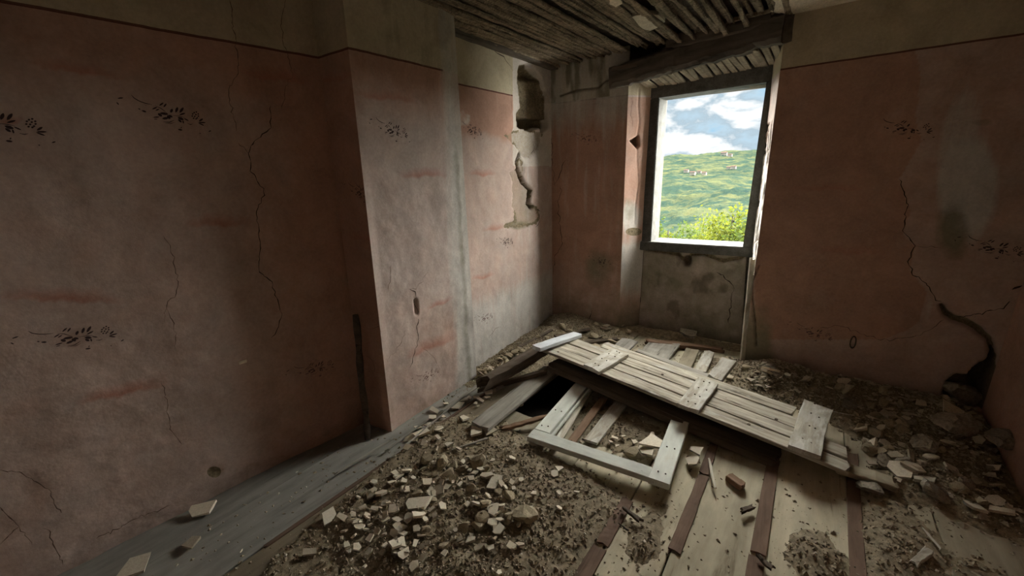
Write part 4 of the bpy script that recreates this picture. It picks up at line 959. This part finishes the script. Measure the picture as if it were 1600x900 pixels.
# iron bar leaning in the corner of the pier
def tube_vf(pts, rad, n=8):
    V = []; F = []
    for i, p in enumerate(pts):
        p = np.array(p)
        for k in range(n):
            a = 6.283*k/n; V.append(p+rad[i]*np.array([math.cos(a), math.sin(a), 0]))
    for i in range(len(pts)-1):
        for k in range(n): F.append((i*n+k, i*n+(k+1) % n, (i+1)*n+(k+1) % n, (i+1)*n+k))
    return np.array(V), np.array(F)
p0 = np.array((-2.02, 1.22, .0)); p1 = onplane(555, 492, (0, 1.27, 0), np.array([0, 1, 0]))
pts = [p0+(p1-p0)*t+np.array((.006*math.sin(t*9), 0, 0)) for t in np.linspace(0, 1, 12)]
v, f = tube_vf(pts, [.019+.003*math.sin(i*2.1) for i in range(12)]); me = mesh_np('pole', v, f, True)
pole = obj('leaning_pole', me, MAT['dark']); tag(pole, 'dark thin pole leaning in the corner beside the pier', 'pole')
o = obj('paper_tag', box_mesh('paper_tag', -.012, .012, -.001, .001, -.005, .005), MAT['shard'], wall_left)
u, w_ = P_left.inv(380, 566); q = P_left.surf(np.array([u]), np.array([w_]), .003)[0]; o.matrix_world = frame_mat(q, P_left.c[1]-P_left.c[0], -P_left.n); o.scale = (1.4, 1, 1.6)
u, w_ = P_br.inv(1333, 534); q = P_br.surf(np.array([u]), np.array([w_]), .004)[0]
bm = bmesh.new(); ring = []
for i in range(20):
    a = 6.283*i/20; c = Vector((.014*math.cos(a), 0, .042*math.sin(a)))
    ring.append([bm.verts.new(c+Vector((math.cos(a)*math.cos(t), math.sin(t), math.sin(a)*math.cos(t)))*.004) for t in (0, 1.57, 3.14, 4.71)])
for i in range(20):
    for j in range(4): bm.faces.new((ring[i][j], ring[(i+1) % 20][j], ring[(i+1) % 20][(j+1) % 4], ring[i][(j+1) % 4]))
me = bpy.data.meshes.new('iron_loop'); bm.to_mesh(me); bm.free(); o = obj('iron_loop', me, MAT['dark'], wall_back); o.location = q; o['label'] = 'oval iron loop set in the wall'
# wooden edge board at the right foot of the niche
a = np.array((-.318, 3.43, .02)); b = np.array((-.345, 3.50, .83))
v, f = plank_vf(np.linalg.norm(b-a), .035, .02, 8, .002, .01, .003, 77)
o = obj('edge_board', mesh_np('edge_board', v, f), MAT['oldw'], wall_back); o.matrix_world = frame_mat(a, b-a, (.75, .65, 0))

# ------------------------------------------------------------------ countryside beyond the window
def terr(x, d):
    prof = np.interp(d, [8, 25, 60, 120, 300, 700, 1100, 1700, 2400, 3200, 4200, 6000], [-5, -10, -18, -30, -58, -105, -118, -92, -80, 0, 62, -60])
    h = prof+(fbm(x/420.+3, d/520., 5, 4)-.5)*np.clip(d/9, 0, 130)
    h += (fbm(x/13., d/13., 9, 3)-.5)*np.clip(d/40, 0, 9)*1.6
    return h
ds = np.geomspace(9, 6000, 420); ts = np.linspace(-1.3, .9, 420)
Dm, Tm = np.meshgrid(ds, ts, indexing='ij'); Xm = Dm*Tm
Zm = terr(Xm, Dm); n1, n2 = Dm.shape; idx = np.arange(n1*n2).reshape(n1, n2)
F = np.stack([idx[:-1, :-1], idx[:-1, 1:], idx[1:, 1:], idx[1:, :-1]], -1).reshape(-1, 4)
def land_material():
    k = NT('wooded_hills'); k.b.inputs['Specular IOR Level'].default_value = 0.0; k.b.inputs['Roughness'].default_value = 1.0; g = k.n('ShaderNodeNewGeometry').outputs['Position']
    a = k.noise(g, .009, 8, .72, .4); b = k.noise(g, .06, 6, .75); c = k.noise(g, .35, 3, .7)
    forest = k.mix(k.ramp(b, [(.3, 0.), (.7, 1.)]), (.009, .017, .017), (.018, .029, .018))
    field = k.mix(k.ramp(b, [(.3, 0.), (.7, 1.)]), (.029, .038, .017), (.046, .046, .025))
    col = k.mix(k.ramp(a, [(.46, 0.), (.60, 1.)]), forest, field)
    col = k.mix(1.0, col, k.ramp(c, [(.3, .6), (.7, 1.3)]), 'MULTIPLY')
    return k.done(col)
land = obj('hills', mesh_np('hills', np.stack([Xm, Dm, Zm], -1).reshape(-1, 3), F, True), land_material()); land['kind'] = 'structure'
def leaf_material(name, c0, c1):
    k = NT(name); v = k.coord('Object'); n = k.noise(v, 2.5, 3)
    col = k.mix(k.ramp(n, [(.35, 0.), (.65, 1.)]), c0, c1); k.done(col)
    t = k.n('ShaderNodeBsdfTranslucent'); k.l(col, t.inputs[0]); mx = k.n('ShaderNodeMixShader'); mx.inputs[0].default_value = .6
    k.l(k.b.outputs[0], mx.inputs[1]); k.l(t.outputs[0], mx.inputs[2]); k.l(mx.outputs[0], k.out.inputs[0]); return k.m
MAT['leaf'] = leaf_material('sunlit_leaves', (.055, .075, .008), (.10, .11, .014)); MAT['leaf2'] = leaf_material('green_leaves', (.03, .05, .010), (.06, .08, .014))
MAT['bark'] = plain('pale_bark', (.13, .12, .10))
def tree(x, y, ztop, rad, hgt, nleaf, mat, seed, label):
    rr = np.random.default_rng(seed); root = empty('tree'); zg = float(terr(np.array(x), np.array(max(y, 9.)))) ; root.location = (x, y, zg); tag(root, label, 'tree', 'trees on the slope outside')
    H = ztop-zg
    pts = [(0.05*math.sin(t*5), 0, H*.93*t) for t in np.linspace(0, 1, 8)]; v, f = tube_vf(pts, [.09*(1-.85*t)+.01 for t in np.linspace(0, 1, 8)], 7)
    obj('trunk', mesh_np('trunk', v, f, True), MAT['bark'], root)
    cl = rr.normal(0, 1, (26, 3)); cl /= np.linalg.norm(cl, axis=1)[:, None]; cl = cl*rr.uniform(.3, .95, (26, 1))*np.array([rad, rad, hgt/2])+np.array([0, 0, H-hgt/2])
    bs = []
    for c in cl[:12]:
        s = np.array([0, 0, max(.2, c[2]-.5*abs(c[0])-.3)]); bs.append(tube_vf([s+(c-s)*t for t in (0, .5, 1)], [.03, .02, .006], 5))
    obj('branches', mesh_np('branches', *join_meshes(bs), True), MAT['bark'], root)
    c = cl[rr.integers(0, 26, nleaf)]+rr.normal(0, rad*.21, (nleaf, 3))
    sz = rr.uniform(.035, .075, nleaf)*(1+rad*.25); d1 = rr.normal(0, 1, (nleaf, 3)); d1 /= np.linalg.norm(d1, axis=1)[:, None]; d2 = np.cross(d1, rr.normal(0, 1, (nleaf, 3))); d2 /= np.linalg.norm(d2, axis=1)[:, None]
    q = np.stack([c-d1*sz[:, None], c+d2*sz[:, None]*.55, c+d1*sz[:, None], c-d2*sz[:, None]*.55], 1).reshape(-1, 3)
    o = obj('foliage', mesh_np('foliage', q, np.arange(nleaf*4).reshape(-1, 4)), mat, root); o['kind'] = 'stuff'
def at(px, py, d): q = ray(px, py); return EYE+q*(d/q[1])
for i, (px, py, d, rad, hgt, n, mt, lab) in enumerate([
  (1150, 312, 17, 1.15, 3.6, 2600, 'leaf', 'bright yellow green tree at the lower right of the window view'),
  (1112, 338, 19, .9, 2.6, 1800, 'leaf', 'rounded yellow green bush left of the bright tree outside'),
  (1075, 352, 22, 1.0, 2.4, 1600, 'leaf2', 'low green bush in the middle of the window view'),
  (1048, 338, 16, .55, 2.8, 700, 'leaf', 'slender thin-leaved tree at the left of the window view'),
  (1030, 330, 18, .6, 3.0, 700, 'leaf2', 'slender sparse tree at the left window edge'),
  (1185, 318, 16, 1.2, 3.4, 1800, 'leaf2', 'leafy tree outside, half hidden by the right window jamb')]):
    p = at(px, py, d); tree(p[0], p[1], p[2], rad, hgt, n, MAT[mt], 1200+i, lab)
MAT['house'] = plain('pale_house_wall', (.55, .50, .45)); MAT['roof'] = plain('tile_roof', (.05, .027, .02))
for i, (px, py, s) in enumerate([(1072, 271, 1.0), (1082, 273, 1.2), (1092, 272, .9), (1100, 273, 1.0), (1131, 244, 1.2), (1140, 246, .9), (1146, 264, 1.0), (1138, 266, .8)]):
    q = ray(px, py); best = None
    for d in np.geomspace(300, 5500, 300):
        p = EYE+q*(d/q[1])
        if p[2] < terr(np.array(p[0]), np.array(p[1])): best = p; break
    if best is None: continue
    k = s*best[1]/1500.; hs = empty('house'); hs.location = (best[0], best[1], float(terr(np.array(best[0]), np.array(best[1])))+1); tag(hs, 'tiny pale house with tiled roof on the far hillside', 'house', 'houses on the far hills')
    obj('wall', box_mesh('wall', -7*k, 7*k, -4*k, 4*k, -3, 6*k), MAT['house'], hs)
    V = [(-7.5*k, -4.6*k, 6*k), (7.5*k, -4.6*k, 6*k), (7.5*k, 4.6*k, 6*k), (-7.5*k, 4.6*k, 6*k), (-7.5*k, 0, 9*k), (7.5*k, 0, 9*k)]
    me = bpy.data.meshes.new('roof'); me.from_pydata(V, [], [(0, 1, 5, 4), (2, 3, 4, 5), (0, 4, 3), (1, 2, 5), (0, 3, 2, 1)]); obj('roof', me, MAT['roof'], hs)
